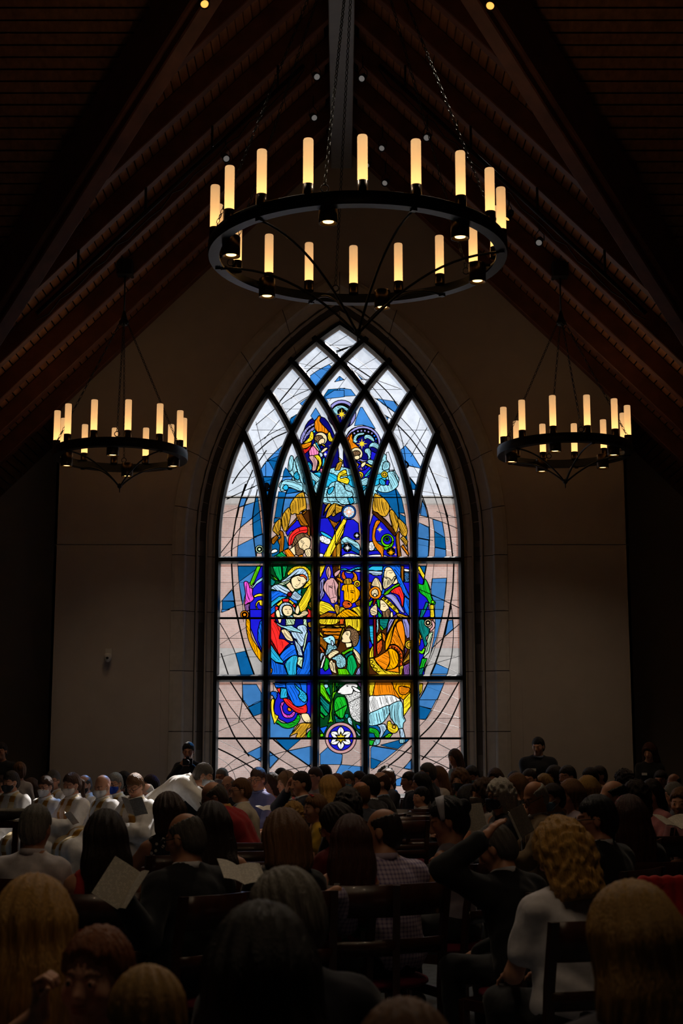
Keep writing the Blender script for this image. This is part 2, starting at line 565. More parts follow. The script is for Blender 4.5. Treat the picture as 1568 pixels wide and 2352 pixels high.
ART['z17'] = '''
b 34,0 46,0 36,40 24,72 20,86 18,86 28,62 33,38 35,20
b 52,15 58,14 59,26 48,36
b 36,73 53,80 51,87 30,87
b 25,99 47,99 38,120 36,122 13,122 20,110
b 13,122 36,122 30,134 13,130
c 13,130 30,135 22,148 13,148
-2.6 55,0 50,20 44,45 36,70 29,87
-2.3 66,99 56,117 42,140 28,158 15,171
-2.3 68,122 60,140 50,160 38,178 20,199
-1.6 24,100 18,112 13,122
-1.4 57,0 59,20 59,40 57,62 51,87
-1 46,0 40,30 32,58 18,87
-1.4 68,19 46,38 34,49
-.9 24,76 36,72 67,63
-.9 26,68 36,72 66,86
-.7 34,38 67,38
-.7 40,63 56,63
-1 47,99 42,112 34,130 25,145 13,158
-.8 24,104 45,112 67,122
-.8 13,130 40,138 69,147
-.8 13,148 35,151 69,160
-.7 13,122 37,122
-.7 37,147 69,147
-1.2 37,180 56,190
-1.5 14,197 20,199 36,206 52,214 66,222
-1 20,199 48,199
-1 30,210 46,200 69,184
-1 40,222 56,212 68,204
K 12,0 28,0 28,10 20,14 20,26 12,20
K 12,40 20,40 20,88 12,88
t/h100,2 16,0 23,0 17,12 13,12
y/h90,2 28,0 33,0 34,12 28,11
f/h110,2 26,32 32,30 26,58 18,66 22,50
g/h110,2 17,66 24,66 20,78 13,80
t/h110,2 13,80 20,78 17,88 12,88
~t/h70,3 13,14 20,14 22,22 27,26 26,33 22,38 24,46 21,50 18,40 14,30 12,22
O O 27,15 5
O j 25,18 5
O x 25,18 3.2
O j 25,18 2
~i 29,14 34,18 34,24 28,30 28,26 31,22
~l 12,54 16,56 19,52 21,54 18,60 13,58
Y/h80,2 12,28 16,36 14,48 12,50
y/h100,2 13,99 18,100 17,110 13,118
'''
ART['z18'] = '''
c 10,26 36,26 22,38
b 23,38 47,33 47,52 44,53 34,46
b 4,39 13,46 4,56
b 56,41 64,34 79,42 78,52 56,52
b 77,52 98,54 98,66 70,65
b 108,35 110,33 135,37 120,49 108,45
c 108,45 119,49 112,56 108,56
c 118,32 140,26 148,26 136,36 125,34
b 150,46 150,57 142,56
b 127,70 140,65 139,74 130,74
-2.3 9,27 22,38 34,46 48,56
-1.4 4,38 14,46 30,56 36,60 48,66
-1.2 8,42 22,38 47,33
-1 36,26 22,38 14,46 5,56
-1.2 20,58 42,54
-.8 36,64 43,54 48,49
-2.3 150,33 136,46 120,58 108,66
-1.4 150,41 136,37 108,32
-1 148,26 130,44 112,56
-.8 108,45 120,49
-1.2 128,52 142,56 150,58
-1.2 120,58 140,65 150,70
-.9 126,70 135,62 150,47
-1 56,52 78,52 98,54
-1 79,42 77,52 70,64
-.8 56,41 64,34
-.8 90,37 98,41
-.8 88,54 98,46
-.8 4,57 14,64 20,72
-1 108,62 130,72
'''
ART['z19'] = '''
b 104,80 118,70 135,61 142,67 127,86 121,92 112,94
b 93,117 107,107 109,111 100,124
c 80,138 99,127 94,138
b 150,78 157,83 143,86
c 134,97 148,96 139,109 124,112
b 148,96 158,95 158,107 139,109
-2.1 62,117 76,100 89,84
-1.3 63,121 84,107 102,99
-1.3 70,134 88,118 105,107
-.8 66,97 84,107 100,125
-.7 66,96 101,97
-.7 62,125 100,125
-.7 91,67 141,67
-.7 127,33 157,33
-.9 84,106 95,92
-2.1 98,76 112,64 129,53
-1.2 102,82 118,70 135,61
-.8 97,60 124,67 138,72
-1 104,61 120,46
-1 114,73 127,85
-1.4 113,94 122,92
-1.9 140,46 157,39
-1 132,37 145,29 157,22
-.9 132,29 157,42
-.8 139,109 157,84
'''
ART['z20'] = '''
b 8,64 10,63 33,82 21,83
b 0,78 6,83 0,84
b 0,95 16,97 23,106 0,107
b 53,110 78,114 86,126 82,132 62,118
b 52,129 70,138 68,142 58,142
-1.9 0,40 12,36 24,33
-.9 0,38 12,45
-2.1 14,59 30,70 48,82
-1.2 11,64 26,74 43,88
-.9 22,52 38,64 52,76
-.8 15,75 34,62 48,54
-1.3 20,82 46,83
-.7 10,67 60,67
-.7 33,97 84,97
-.7 0,33 24,33
-1.9 57,89 70,102 80,115 88,125
-1.2 60,86 82,94
-1.3 50,97 62,112 72,130 76,138
-1.2 44,106 64,118 82,132
-.8 53,110 78,114
-1.4 52,126 70,137
'''
ART['z21'] = '''
b 98,121 112,106 139,81 130,107
c 98,121 130,107 114,151
b 83,142 98,121 114,151 86,152
c 86,153 113,153 106,180 96,195 90,165
c 138,42 157,28 157,45 142,50
-1.3 82,44 108,22
-.8 98,31 117,46
-1.2 119,45 98,71
-1.3 67,96 98,71 127,56
-2.1 72,110 90,92 110,76 131,66
-1.3 83,142 98,120 118,100 139,81
-1.9 78,128 93,106
-.7 75,59 130,59
-.7 70,106 130,106
-.9 78,50 84,75 92,105 105,130 114,151
-.8 111,79 119,95
-1 86,152 113,153
-1 88,164 113,156
-2.1 33,160 45,142 60,126
-1.9 67,146 55,175 46,200 40,226
-.7 34,154 64,154
-.8 46,124 64,148
-.8 28,179 50,166 70,154
-1.3 24,194 50,182 75,171
-1 72,165 65,185 58,200
~x 92,171 95,165 101,166 103,172 100,177 106,180 96,181 92,177
'''
ART['z22'] = '''
b 35,90 19,106 24,125 42,130 67,136 50,108
c 35,153 42,153 58,172 57,178 41,177
b 69,197 64,226 78,226 74,210
-2.1 24,53 45,75 62,98 74,116
-1.3 31,39 50,60 66,82 80,100
-1.3 22,56 29,80 34,105 36,125
-.8 63,42 57,60 45,76 35,90
-1.2 75,61 60,88 50,106
-.8 16,68 35,89 50,107 67,135
-.8 19,105 35,90
-.7 20,59 75,59
-.7 19,106 78,106
-.7 35,153 62,153
-1 42,131 67,136
-.8 53,134 63,150
-2.1 32,143 45,155 58,172
-2.1 85,136 95,160 106,190 118,226
-.8 80,155 92,185 105,226
-1 84,142 113,153
-1 73,182 100,187 124,194
-.9 41,177 57,179
-3 26,124 34,121 40,126 41,131 38,134 36,130
'''
ART['z1'] = '''
b 110,15 137,-3 157,-3 157,10 131,13
b 90,48 100,32 110,48 104,52 97,58
O p 152,45 28.5
O x 152,45 22
O k 152,58 18
~a/h20,3 131,48 133,36 142,28 152,27 160,30 168,36 172,44 166,46 160,38 152,33 144,38 145,46 138,48
~i/h20,3 131,50 138,52 142,58 150,62 158,60 166,48 170,50 166,62 156,70 142,66 134,58
* y 152,45 11
~p/h60,3 69,104 70,90 76,78 86,68 98,62 98,66 86,74 80,84 76,100
~p/c4 74,100 80,84 92,72 98,70 96,80 84,88 78,98
q 94,78 99,76 100,82 95,82
~o/h80,3 98,72 98,60 102,54 106,48 109,49 110,52 108,58 114,66 120,72 126,80 122,84 112,80 103,80
~y/h50,3 76,102 86,92 90,80 94,80 96,86 94,96 84,102
o/h155,3 65,108 76,104 92,100 90,110 76,114 68,114
r/h145,3 68,116 80,114 92,106 88,116 76,126 70,124
O j 110,94 13
~h/c3 98,96 98,90 104,87 112,88 114,94 108,100 102,100
~s 106,98 112,93 118,95 117,102 112,105 106,104
~M/h80,5 86,120 94,108 102,112 107,120 104,126 96,130 88,128
~i/h75,4 86,130 98,128 104,140 100,157 92,157 94,144
K 108,108 116,108 112,114
K 116,118 126,118 124,132 116,132
~y/h80,3 96,128 104,126 110,132 112,144 106,157 102,157 106,142 100,132
j/h50,3 94,106 98,102 108,116 106,120
q 98,101 102,101 110,116 114,126 110,122
u 106,122 112,120 115,128 110,132
~s 110,120 118,112 124,112 122,116 114,122
y 112,103 120,108 118,110 112,106
y 126,115 132,120 130,122 125,118
* w 119,125 5
* y 131,108 5
~y/h70,3 124,84 128,80 132,90 136,97 132,100 126,98 124,92
q/h90,3 114,134 118,130 120,148 112,150
d/h90,3 118,134 126,130 124,148 120,148
~a/h75,3 45,157 46,140 50,128 55,130 56,140 52,157
~q/h60,3 72,128 80,134 83,142 78,148 74,140
~q/c4 80,148 86,140 92,146 92,156 82,157
y 145,130 154,138 152,142 146,134
d/h120,3 138,157 142,144 150,138 154,142 148,157
'''
ART['z2'] = '''
b 50,31 54,31 80,74 66,70 54,66 38,68 42,52
O p 55,104 36
O x 55,104 31
O k 62,112 25
~O/h75,3 18,100 22,96 26,88 34,80 30,90 26,100 22,112
~o/h75,3 23,112 26,98 30,86 34,85 34,92 38,102 44,108 48,112 40,113 32,118 28,126
~a/h40,3 35,100 38,88 48,82 58,82 56,86 46,88 42,96 45,98 42,102 38,102
~a/h20,3 57,92 60,86 68,86 76,92 78,100 72,98 64,93 60,96
~a/h30,3 67,108 72,102 80,101 88,108 88,120 82,114 74,110 68,112
~a/h70,3 58,120 60,114 68,113 72,122 70,132 66,136 64,126
K 72,118 84,124 80,140 70,134
O p 38,83 2.6
O p 45,79 2.6
O p 52,78 2.6
O p 59,78 2.6
O p 66,80 2.6
O p 73,83 2.6
O B 78,88 2.6
O B 81,94 2.6
* y 53,104 11
O j 42,124 12.5
~h/c3 32,124 38,118 46,118 50,123 46,128 38,128
~s 36,130 46,127 49,132 44,136 38,134
q 30,132 36,138 40,140 34,144
K 40,138 50,140 52,148 44,142
K 58,146 66,150 58,157
y/h28,2 48,137 78,150 76,154 48,139
~s 51,146 54,142 60,140 61,144 56,150 52,151
d/h60,3 34,144 42,140 47,146 44,152 38,153
~a/h20,3 63,139 70,135 78,139 78,146 70,146
W 102,122 106,120 118,156 108,157 108,142 102,136
~a/h70,3 98,140 108,142 107,154 96,157 94,150
'''
ZONES['zp'] = (0, 0, 1.0)
ART['zp'] = '''
~k 690,1050 697,990 715,962 745,960 768,1000 778,1045 770,1090 735,1092 702,1082
~k 788,1045 796,1000 815,982 850,980 872,1005 880,1040 872,1085 800,1092
~a/c9 640,1118 655,1092 690,1040 700,1085 740,1080 784,1072 830,1080 880,1040 908,1085 915,1108 880,1124 850,1146 820,1156 784,1160 750,1156 715,1146 690,1124 664,1126
~q/h20,6 700,1092 740,1084 772,1092 770,1112 730,1122 700,1112
~q/h160,6 800,1092 850,1090 884,1090 880,1108 830,1124 800,1112
'''
ART['z3'] = '''
b 0,0 27,0 18,30 0,30
c 5,-2 28,0 22,28
c 40,12 54,30 34,32 36,20
b 34,32 54,30 50,40 32,42
c 42,52 76,58 40,65
W 25,72 38,66 38,72
b 40,65 74,60 58,72 39,72
c 24,74 37,74 30,112 18,112
b 37,74 56,74 48,92 40,98 33,110
c 17,113 30,114 16,124
c 26,60 40,62 39,72 24,72
-1.6 24,72 80,72
-1.2 0,30 54,30
-1.4 58,28 46,52 38,74 32,112
~a/h15,3 29,58 32,42 42,36 54,38 72,42 74,58 64,58 54,54 46,52 40,58
~q 34,52 40,46 45,50 44,56 38,57
~a/h70,3 46,18 50,2 58,-2 62,14 68,34 70,42 60,40 56,32 50,26
~q/c4 56,28 62,20 68,30 66,36 60,36
k 94,60 118,86 157,90 157,192 106,192 104,130 96,90
N 72,100 90,96 92,150 80,128
K 40,142 60,116 76,124 70,132 50,140 44,150
c 12,156 30,150 40,150 46,172 27,184 12,192
n/h55,3 60,106 72,104 86,128 82,130 70,128
n/h135,3 40,138 62,112 60,120 46,134 42,140
n/h140,3 72,104 82,96 82,100 76,106
n/h85,3 82,128 88,132 89,150 84,148
~d/h85,2 58,72 66,64 76,62 79,72 82,92 78,96 70,100 66,106 58,104 52,106 48,96 50,84
~d/h80,2 32,112 38,100 47,92 50,104 48,118 44,132 38,140 32,128
~d/h75,2 14,136 20,122 30,115 30,130 27,148 18,142
n/h130,3 12,154 22,147 26,152 16,166 12,164
~n/h85,3 26,140 34,140 37,154 36,170 34,182 27,182 28,168 24,158 30,152
~r 46,168 46,152 54,140 66,132 82,130 83,142 70,146 60,154 54,164
-1.3 50,166 52,152 60,144 70,139 83,137
-1.2 66,132 68,139
-1.2 62,144 66,150
~h/h60,2 52,170 58,152 66,145 76,143 86,148 90,158 84,152 74,152 66,160 62,168 56,172
~s 64,162 74,152 84,152 90,160 88,172 82,178 74,180 66,176
~h/c3 58,170 64,162 67,172 74,176 77,180 74,186 64,188 58,182
s 48,176 58,168 60,186 58,188 50,182
-1 70,160 74,163 78,163
-.9 80,168 84,170
-.9 76,164 72,172 76,174
-1 70,158 76,160
~s/h60,3 78,178 88,174 92,180 90,190 82,190
e/h40,4 20,188 32,180 44,192 14,192
l 14,192 20,188 26,192
o/h50,4 36,178 46,174 60,192 44,192
o 66,188 74,186 76,192 64,192
~w 12,178 20,175 24,180 12,184
K 108,114 124,112 138,134 132,192 108,192
K 150,108 157,108 157,192 150,192
~d/h120,2 120,112 126,94 136,84 146,86 150,92 140,98 132,106 124,112
~d/h150,2 132,106 142,94 154,90 154,98 144,104 136,110
~d/h110,2 115,108 120,90 126,84 130,86 120,100
~a/c7 126,80 122,66 124,56 130,44 142,40 157,44 157,82 140,80
~q/h120,3 124,56 136,50 134,60 126,66
~n/h80,3 124,112 132,118 142,122 150,116 142,128 138,134 150,150 149,192 132,192 140,150 134,130
y/h120,4 157,114 160,134 128,192 114,192 140,140
~w/c6 108,150 120,148 130,156 126,166 110,160
~q 112,140 130,150 132,156 112,146
~w 108,184 116,186 112,194 108,192
~a/h50,3 82,20 90,20 104,30 112,34 108,44 96,58 92,50 88,36
q/h70,3 90,34 100,40 96,54 92,48
~a/h60,3 97,50 104,40 114,36 112,48 104,64 98,60
n/h70,3 94,60 104,68 100,90 96,76
M/h100,3 108,14 120,14 118,22 110,24
'''
ART['z4'] = '''
c 80,58 96,60 120,52 132,72 140,110 143,150 146,188 140,150 130,118 112,94 100,76
W 126,103 138,104 140,111
-1.9 120,54 126,90 128,116
-1.6 78,72 134,72
-1 124,103 139,103
-.8 84,66 134,66
~a/c7 0,40 14,46 22,58 34,62 34,72 30,84 14,86 4,78 0,70
q/h60,3 24,74 34,70 38,82 30,86
y 4,32 8,22 20,16 24,28 12,30
~y/h20,3 4,38 4,30 8,22 20,16 22,24 12,28 10,34 22,32 28,38 24,46 18,44 8,40
d/h30,2 0,86 14,90 12,100 0,106
K 12,160 22,116 36,116 46,124 48,156
y/h120,4 0,142 16,114 23,118 0,168
~a/h25,3 11,158 20,150 30,154 44,162 49,170 49,178 36,172 24,162 13,166
c 12,166 30,164 48,178 48,186 14,184
K 12,174 20,172 48,186 49,190 12,188
~w/c6 12,190 26,184 49,188 49,196 11,196
d/h90,2 2,168 9,162 10,192 2,192
O B 27,101 14
O u 27,101 11.5
* o 27,101 13
* w 27,101 8
O x 43,148 6
* w 43,148 5
O x 24,173 8
* w 24,173 7
K 68,130 76,104 84,104 120,140 124,192 66,192
c 66,160 90,160 110,164 98,176 66,180
~w/c5 67,164 72,160 78,164 78,176 68,178
~w 66,188 90,186 108,192 66,194
~d/h80,2 78,66 84,66 98,74 108,88 107,100 100,110 90,108 84,102 76,100 74,90
~d/h70,2 108,104 112,96 120,104 126,118 124,138 118,142 112,124
~d/h65,2 125,114 134,120 142,130 144,142 140,150 132,146 128,134
N/h40,3 74,98 82,102 100,116 114,132 122,146 118,150 96,124 74,104
~o/h85,3 82,118 90,120 82,134 79,150 84,162 92,168 97,172 96,182 96,192 92,190 90,184 80,172 74,158 74,144 76,132
O l 104,158 13
O K 104,157 9
O g 103,155 5
O x 103,155 2.6
~l/h30,3 97,171 106,170 115,160 116,164 110,174 99,177
* y 89,136 7
O x 111,180 8
* Y 111,182 8
* Y 118,172 4
* Y 120,186 3
~n/h88,3 122,146 128,140 128,160 132,192 126,192 124,178 121,160
d/h40,2 130,154 136,148 145,160 142,170
o/h50,3 131,170 136,166 147,184 146,190
~a/h60,3 84,56 92,46 104,46 106,34 104,22 116,20 122,34 126,46 118,56 104,62 90,61
~q/h60,3 90,34 100,40 98,48 88,44
K 102,36 108,38 106,48 100,46
O y 98,26 6.5
O d 98,26 3.5
W 104,0 112,0 118,18 108,20
K 36,0 80,0 74,30 46,40
O y 49,27 7
O d 49,28 4
~y 40,18 46,22 46,34 43,30
~a/h150,3 46,40 60,32 70,36 66,46 52,48
q/h140,3 50,56 64,48 64,56 54,64
~a/c5 52,70 60,54 64,56 62,68 58,78 55,79 54,74
q/h140,3 58,28 74,10 74,22 60,32
P/h60,3 46,14 52,10 56,18 50,18
n 55,84 58,80 58,90
'''
ART['z5'] = '''
G 15,8 138,8 138,170 15,170
e/h75,5 20,14 46,12 50,52 42,58 30,40
e/h85,4 50,12 66,12 58,44 52,50
l 16,38 34,52 42,60 28,54
t 15,48 30,60 22,72 15,72
~y/c8 66,40 72,25 90,13 112,12 130,24 138,42 139,62 130,72 114,80 100,60
~u/h145,7 44,61 60,50 78,34 90,24 104,20 117,24 126,38 129,54 124,62 118,70 110,80 108,78 118,64 123,52 119,42 108,38 92,40 78,48 70,56 58,60
s 60,70 72,60 80,72 86,82 88,86 80,92 72,86
~s 76,60 78,50 88,44 100,41 112,40 121,46 122,58 118,66 108,76 96,82 86,81 80,74
~O 100,41 112,38 122,46 124,54 120,52 114,45 104,44
-.9 95,50 100,55 105,57
-1.2 97,55 101,58 104,58
-.9 109,65 114,66 117,62
-1.1 110,68 114,68
-.7 104,60 100,68 96,71 92,68
-1 88,73 92,75 96,76
-.8 93,48 100,49 106,54
~f/h150,3 37,67 50,62 75,54 66,64 52,71 44,70
~u/h35,4 15,80 32,68 52,73 70,84 74,92 66,98 50,95 30,86
B/h150,6 16,88 40,88 62,98 66,104 40,110 16,122
q/h150,5 16,122 40,104 66,106 40,118 16,140
B/h140,6 15,140 40,118 28,150 15,162
B 70,106 92,112 96,128 84,124 70,112
q/h100,3 92,90 108,80 108,100 98,98
~u/h40,4 80,96 88,88 100,98 108,104 100,116 84,114 74,106
O R 72,98 7
r/h60,4 15,160 28,150 27,170 15,170
r 49,112 70,111 69,121 52,121
y/h140,3 31,130 40,120 48,114 51,122 40,134
r 28,133 39,136 36,145 29,148
y/h40,3 71,112 86,125 80,130 69,121
r 86,126 91,134 87,139 80,131
~u/h60,5 40,140 46,128 58,122 72,125 84,136 88,150 84,152 78,134 64,130 52,134 48,148 52,160 60,168 48,168 42,154
a/h20,3 44,162 60,166 86,158 84,170 40,170
~s 50,148 52,136 62,131 74,133 80,142 80,154 74,162 66,164 56,160
-1.1 57,144 61,143 65,145
-1.1 70,144 74,143 77,145
-.8 67,148 66,152 69,152
-1 64,156 70,156
~s 30,150 36,144 42,150 44,164 44,170 36,170 31,160
~s 91,138 97,130 103,134 101,150 96,158 88,152
y/h118,5 98,128 130,72 138,66 138,100 120,146 104,152
~s/h160,4 83,156 100,160 112,148 124,148 128,156 116,164 100,170 84,166
r/h70,4 124,138 138,148 138,170 118,170 128,156
d/h70,2 130,124 138,118 138,140 130,136
'''
ART['z6'] = '''
k 15,5 138,5 138,176 15,176
r/h75,7 15,5 24,5 46,36 42,58 40,68 56,70 72,82 60,92 50,106 38,120 20,96 15,80
R/h60,5 15,72 24,84 40,116 34,114 15,86
~B/h140,6 42,120 60,98 74,87 86,87 92,108 94,118 78,120 60,132 52,136
q/h50,5 15,84 28,104 54,138 50,142 30,138 15,126
B/h80,7 16,126 30,140 54,146 66,176 16,176
~q/h95,6 58,142 76,122 90,118 96,124 92,160 90,176 68,176 62,158
f/h110,5 97,121 112,124 108,156 94,144
B/h100,6 114,110 126,78 136,76 137,90 134,176 92,176 94,150 108,158 114,124
f/h100,4 112,5 122,5 126,52 120,84 114,112 110,100 116,78
~u/h60,6 76,48 92,40 96,30 112,26 122,32 124,46 118,60 114,84 108,92 98,84 92,70 84,66
~a/h20,4 26,14 40,24 56,30 76,28 86,34 104,44 110,52 94,48 72,46 56,38 40,30
f/h60,3 60,5 90,5 86,26 60,28
u/h70,4 84,68 94,78 104,90 112,120 98,118 92,96
~s/h50,4 46,44 54,39 64,42 72,50 76,58 80,66 83,74 76,76 62,70 54,58
s 34,5 48,5 46,20 40,22
d/h75,2 126,20 138,16 138,34 128,34
n/h60,2 128,38 138,40 137,56
a 74,80 84,80 82,84 75,84
o/h110,3 15,154 20,160 18,172 15,172
'''
ART['z7'] = '''
K 12,8 135,8 135,172 12,172
y/h115,5 12,12 30,10 24,28 12,52
N/h90,3 50,10 74,10 72,130 66,130 64,60 52,40
d/h90,2 68,10 74,10 72,125 68,125
~q/h15,3 76,22 88,20 100,25 116,18 134,15 134,22 118,24 104,30 90,26 76,25
~w 88,29 108,32 104,35 92,33
~w 116,27 134,25 134,31 120,30
~p/h100,2 13,60 28,50 24,68 22,84 26,98 16,114 13,114
~i/h85,8 24,70 34,54 50,48 58,54 66,66 68,72 64,86 65,104 64,118 56,125 46,124 42,112 34,100 26,88 22,78
~i 31,24 38,13 44,22 46,36 42,50 38,52 32,40
-1.4 38,20 36,34 39,46
~i 56,34 74,23 70,36 58,46
-1.6 40,76 45,77 50,80
-1 38,74 46,73 52,75
-1.4 54,116 57,119 55,122
-1.2 53,54 58,78 62,104
-1 42,112 52,108 62,106
~O/h80,3 77,42 80,32 85,29 86,38 91,49 86,54 80,50
~o/h100,3 109,29 120,36 125,48 124,56 112,60 109,52 114,44
o/h30,3 60,48 74,49 82,58 80,65 70,60
~Y/h85,9 80,72 92,68 112,68 124,80 132,90 131,104 122,118 108,126 100,124 86,118 84,100 84,88 77,86
~d/h80,3 84,56 94,50 106,52 110,62 104,67 92,68 84,66
O y 124,66 10
O n 124,67 5
-1.8 104,92 109,92 114,95
-1.2 102,88 110,87 118,89
-1.4 96,70 95,80 97,92
-1.2 106,122 112,110
~O/h15,4 80,128 84,119 96,117 106,124 109,132 102,138 92,140 84,137
-2 96,128 99,125 102,130
n/h40,3 118,122 134,112 134,134 122,132
~y/h25,3 12,120 30,122 46,130 58,150 40,148 12,160
~d/h60,3 56,130 64,128 72,136 66,160 58,148
~y/h130,3 72,140 80,136 90,146 70,160
~Y/h35,3 62,172 80,148 104,144 134,172
~y/h50,3 104,142 124,135 135,136 135,168 118,150
n/h150,3 12,162 36,152 62,156 62,172 12,172
'''
ART['z8'] = '''
N 12,5 135,5 135,176 12,176
K 12,150 40,150 50,176 12,176
B 112,40 135,60 135,150 112,96
~y/h110,3 12,5 70,5 60,24 14,24
O/h80,3 72,5 86,5 84,24 70,26
~y/h88,3 90,5 135,5 134,42 122,44 112,36 100,28 92,34
d/h5,2 12,30 86,27 88,33 84,34 12,35
o/h3,3 18,36 80,36 76,47 18,47
o/h3,3 22,48 76,48 72,56 24,56
o/h3,3 26,57 72,57 68,70 54,70 40,60
n/h3,3 56,72 68,72 64,84 58,84
y 82,36 86,36 66,94 63,96
n/h50,3 12,60 26,66 34,84 30,106 12,84
y 12,44 24,62 22,64 12,56
O/h55,3 12,86 28,108 20,110 12,98
~a/c4 36,86 46,84 58,86 64,98 50,102 40,112 30,118 30,108 34,96
~a 22,66 34,62 44,58 54,62 58,72 57,84 52,90 46,84 42,84 34,80 24,72
~u 46,74 50,74 54,84 52,90 47,86
-1.8 39,68 44,69
-1.2 24,70 30,72
~a/c4 46,128 60,120 74,114 84,122 90,132 90,146 84,154 70,156 62,148 60,134
~u/h100,3 13,114 22,110 27,116 20,122 17,134 14,136
~w/h110,3 26,118 29,124 20,154 14,156 14,148 20,132
s 88,80 108,80 108,92 92,96
~s 80,56 88,46 102,44 105,52 103,66 106,76 98,80 84,80 77,76 79,68 78,60
-1.2 90,53 94,55 97,58
-.9 90,49 95,51 98,55
-1 79,68 83,69
~h/c4 87,44 94,37 106,36 118,40 127,50 130,62 128,76 122,88 114,92 109,86 108,76 102,66 105,54 102,44 94,44
~l/h150,3 77,110 92,102 112,92 110,104 96,108 84,116
t/h145,3 86,118 108,104 112,112 96,122 92,130
~e/h80,5 96,124 108,116 116,124 124,150 120,160 112,176 100,176 92,160 94,146
l/h75,5 64,158 92,158 104,176 68,176
g/h80,5 30,122 40,132 38,158 28,166 22,158 26,140
~s/h155,3 36,120 44,108 54,101 66,104 70,109 60,116 48,126 42,129
~s/h75,3 40,140 46,132 50,134 54,146 52,138 58,142 60,160 62,172 50,168 42,156
~s/h55,3 112,98 120,102 134,120 135,146 126,138 118,120 112,108
p/h75,3 120,172 126,158 135,150 135,176 120,176
'''
ART['z9'] = '''
K 8,8 131,8 131,172 8,172
q 8,20 20,12 51,12 50,27 38,27 30,28 20,26 8,26
~u/h10,3 8,28 28,28 50,30 49,38 28,43 14,36 8,35
n/h90,3 104,12 114,12 113,62 106,56
~w 115,21 130,24 129,30 116,29
b/c4 115,32 130,32 130,62 116,62
n/h90,3 8,62 16,62 14,110 8,120
~s 54,44 56,26 62,16 72,16 82,26 88,36 92,50 98,58 92,66 82,68 70,62 58,60
-1 56,28 60,26
-1 66,28 72,26 80,28
-1 70,33 76,34 80,31
-.8 64,26 60,42 64,44
~B/h60,5 48,62 49,40 52,18 62,12 86,10 104,12 104,42 112,64 122,84 130,102 130,112 120,104 110,90 98,66 90,42 80,24 70,16 58,20 54,36 50,60
B/h70,5 116,104 130,114 130,166 118,150 113,136
~j/h100,2 50,60 52,48 60,47 70,50 78,56 86,44 90,50 84,60 76,70 66,78 58,82 52,78
-1.6 58,50 64,51
~s/h75,4 17,72 19,62 24,52 29,48 36,50 42,60 46,66 50,82 48,90 40,84 30,76
B 50,82 58,84 54,98 46,100
~l/h140,3 52,100 62,88 78,76 98,66 102,71 88,78 76,86 68,96 60,100
~r/h70,7 74,92 80,84 92,77 104,75 110,90 114,104 112,130 108,136 104,112 96,100 86,96
~o 9,92 14,82 26,75 38,78 46,92 44,104 34,112 22,111 12,104
~s/h80,5 16,92 22,84 30,82 36,88 37,98 32,104 24,104 18,100
O j 27,101 5
~p/h50,6 56,103 66,98 78,97 90,104 98,118 106,134 116,154 104,150 92,136 78,118 66,108
g/h80,4 32,112 42,114 43,130 40,142 33,128
l/h120,3 9,122 22,112 14,136 9,132
e/h60,4 36,146 48,160 46,172 36,172
s 72,152 80,150 82,166 74,168
~s 42,118 46,114 56,120 66,132 70,142 66,150 56,154 48,148 42,144 43,132
-1 46,128 52,127 58,129
-1 51,133 56,134 60,132
~h/h80,2 48,150 58,150 66,142 74,148 72,160 66,172 50,172 50,158
y/h135,3 44,112 52,104 60,108 76,122 96,144 100,154 92,154 74,138 58,122 50,114
O y 56,111 2.5
O y 66,120 2.5
O y 76,130 2.5
O y 86,141 2.5
R 24,112 33,112 28,124 26,130 20,130
R 22,160 30,162 30,172 21,172
~s/h20,4 12,146 18,136 26,130 28,126 32,128 34,140 34,156 28,162 16,160
d/h20,3 90,155 106,156 130,166 128,172 100,172
P/h120,3 78,168 92,156 96,172
'''
ART['z10'] = '''
N 8,5 131,5 131,176 8,176
k 9,5 22,5 22,40 9,40
K 9,70 20,84 20,92 9,100
q/h5,5 10,28 22,28 23,84 18,84 12,62
a/h80,3 32,5 38,5 38,40 32,60
t/h15,4 40,5 70,5 62,34 54,40 42,28
l 42,26 54,40 49,44 42,34
p/h115,4 72,5 88,5 70,40 62,58 62,40
~o 92,22 104,14 110,20 116,44 118,74 114,96 106,84 96,60 92,40
o/h60,6 88,26 94,44 104,72 114,94 112,106 96,90 84,84 72,86 78,64 84,40
~Y/h105,4 90,5 102,5 84,30 78,60 72,84 62,102 58,100 60,70 70,48 82,24
p/h80,4 108,5 122,5 131,28 131,64 124,68 118,56 114,34
y/h50,3 33,62 46,46 48,66 34,80
o/h60,3 48,48 60,56 58,80 50,70
O/h110,4 32,84 48,70 50,90 46,104 36,118 33,104
~O/h50,8 68,94 74,88 88,88 102,98 110,114 110,140 108,152 102,152 102,124 94,106 82,98 70,97
O o 78,93 2
O o 86,95 2
O o 93,101 2.4
O o 99,107 2.4
O o 103,115 2.4
O o 105,125 2.4
O o 104,136 2.4
~Y/h70,6 64,104 74,97 86,102 96,114 98,130 96,144 86,156 72,160 62,158 70,146 72,128 68,114
~o/h25,7 42,118 58,108 66,104 70,118 72,134 66,150 58,162 44,152 32,138 26,127 36,122
o 60,162 84,158 98,150 100,170 64,166
y/h100,4 10,126 11,108 18,92 23,88 23,124
R 23,5 30,5 30,120 24,124
y/h45,4 11,128 22,126 34,142 48,156 60,164 100,170 100,176 60,176 40,176 24,164 14,150
-1.6 13,132 22,136 16,144 26,148 22,154 34,158 32,166 44,166
P/h100,3 112,130 118,92 124,100 116,122
O y 131,86 13
O d 131,86 8.5
d/h130,3 108,142 118,128 131,108 131,130 116,140
y/h100,3 101,152 118,144 110,160 108,176 100,176
P/h70,5 112,150 131,140 131,176 114,176
'''
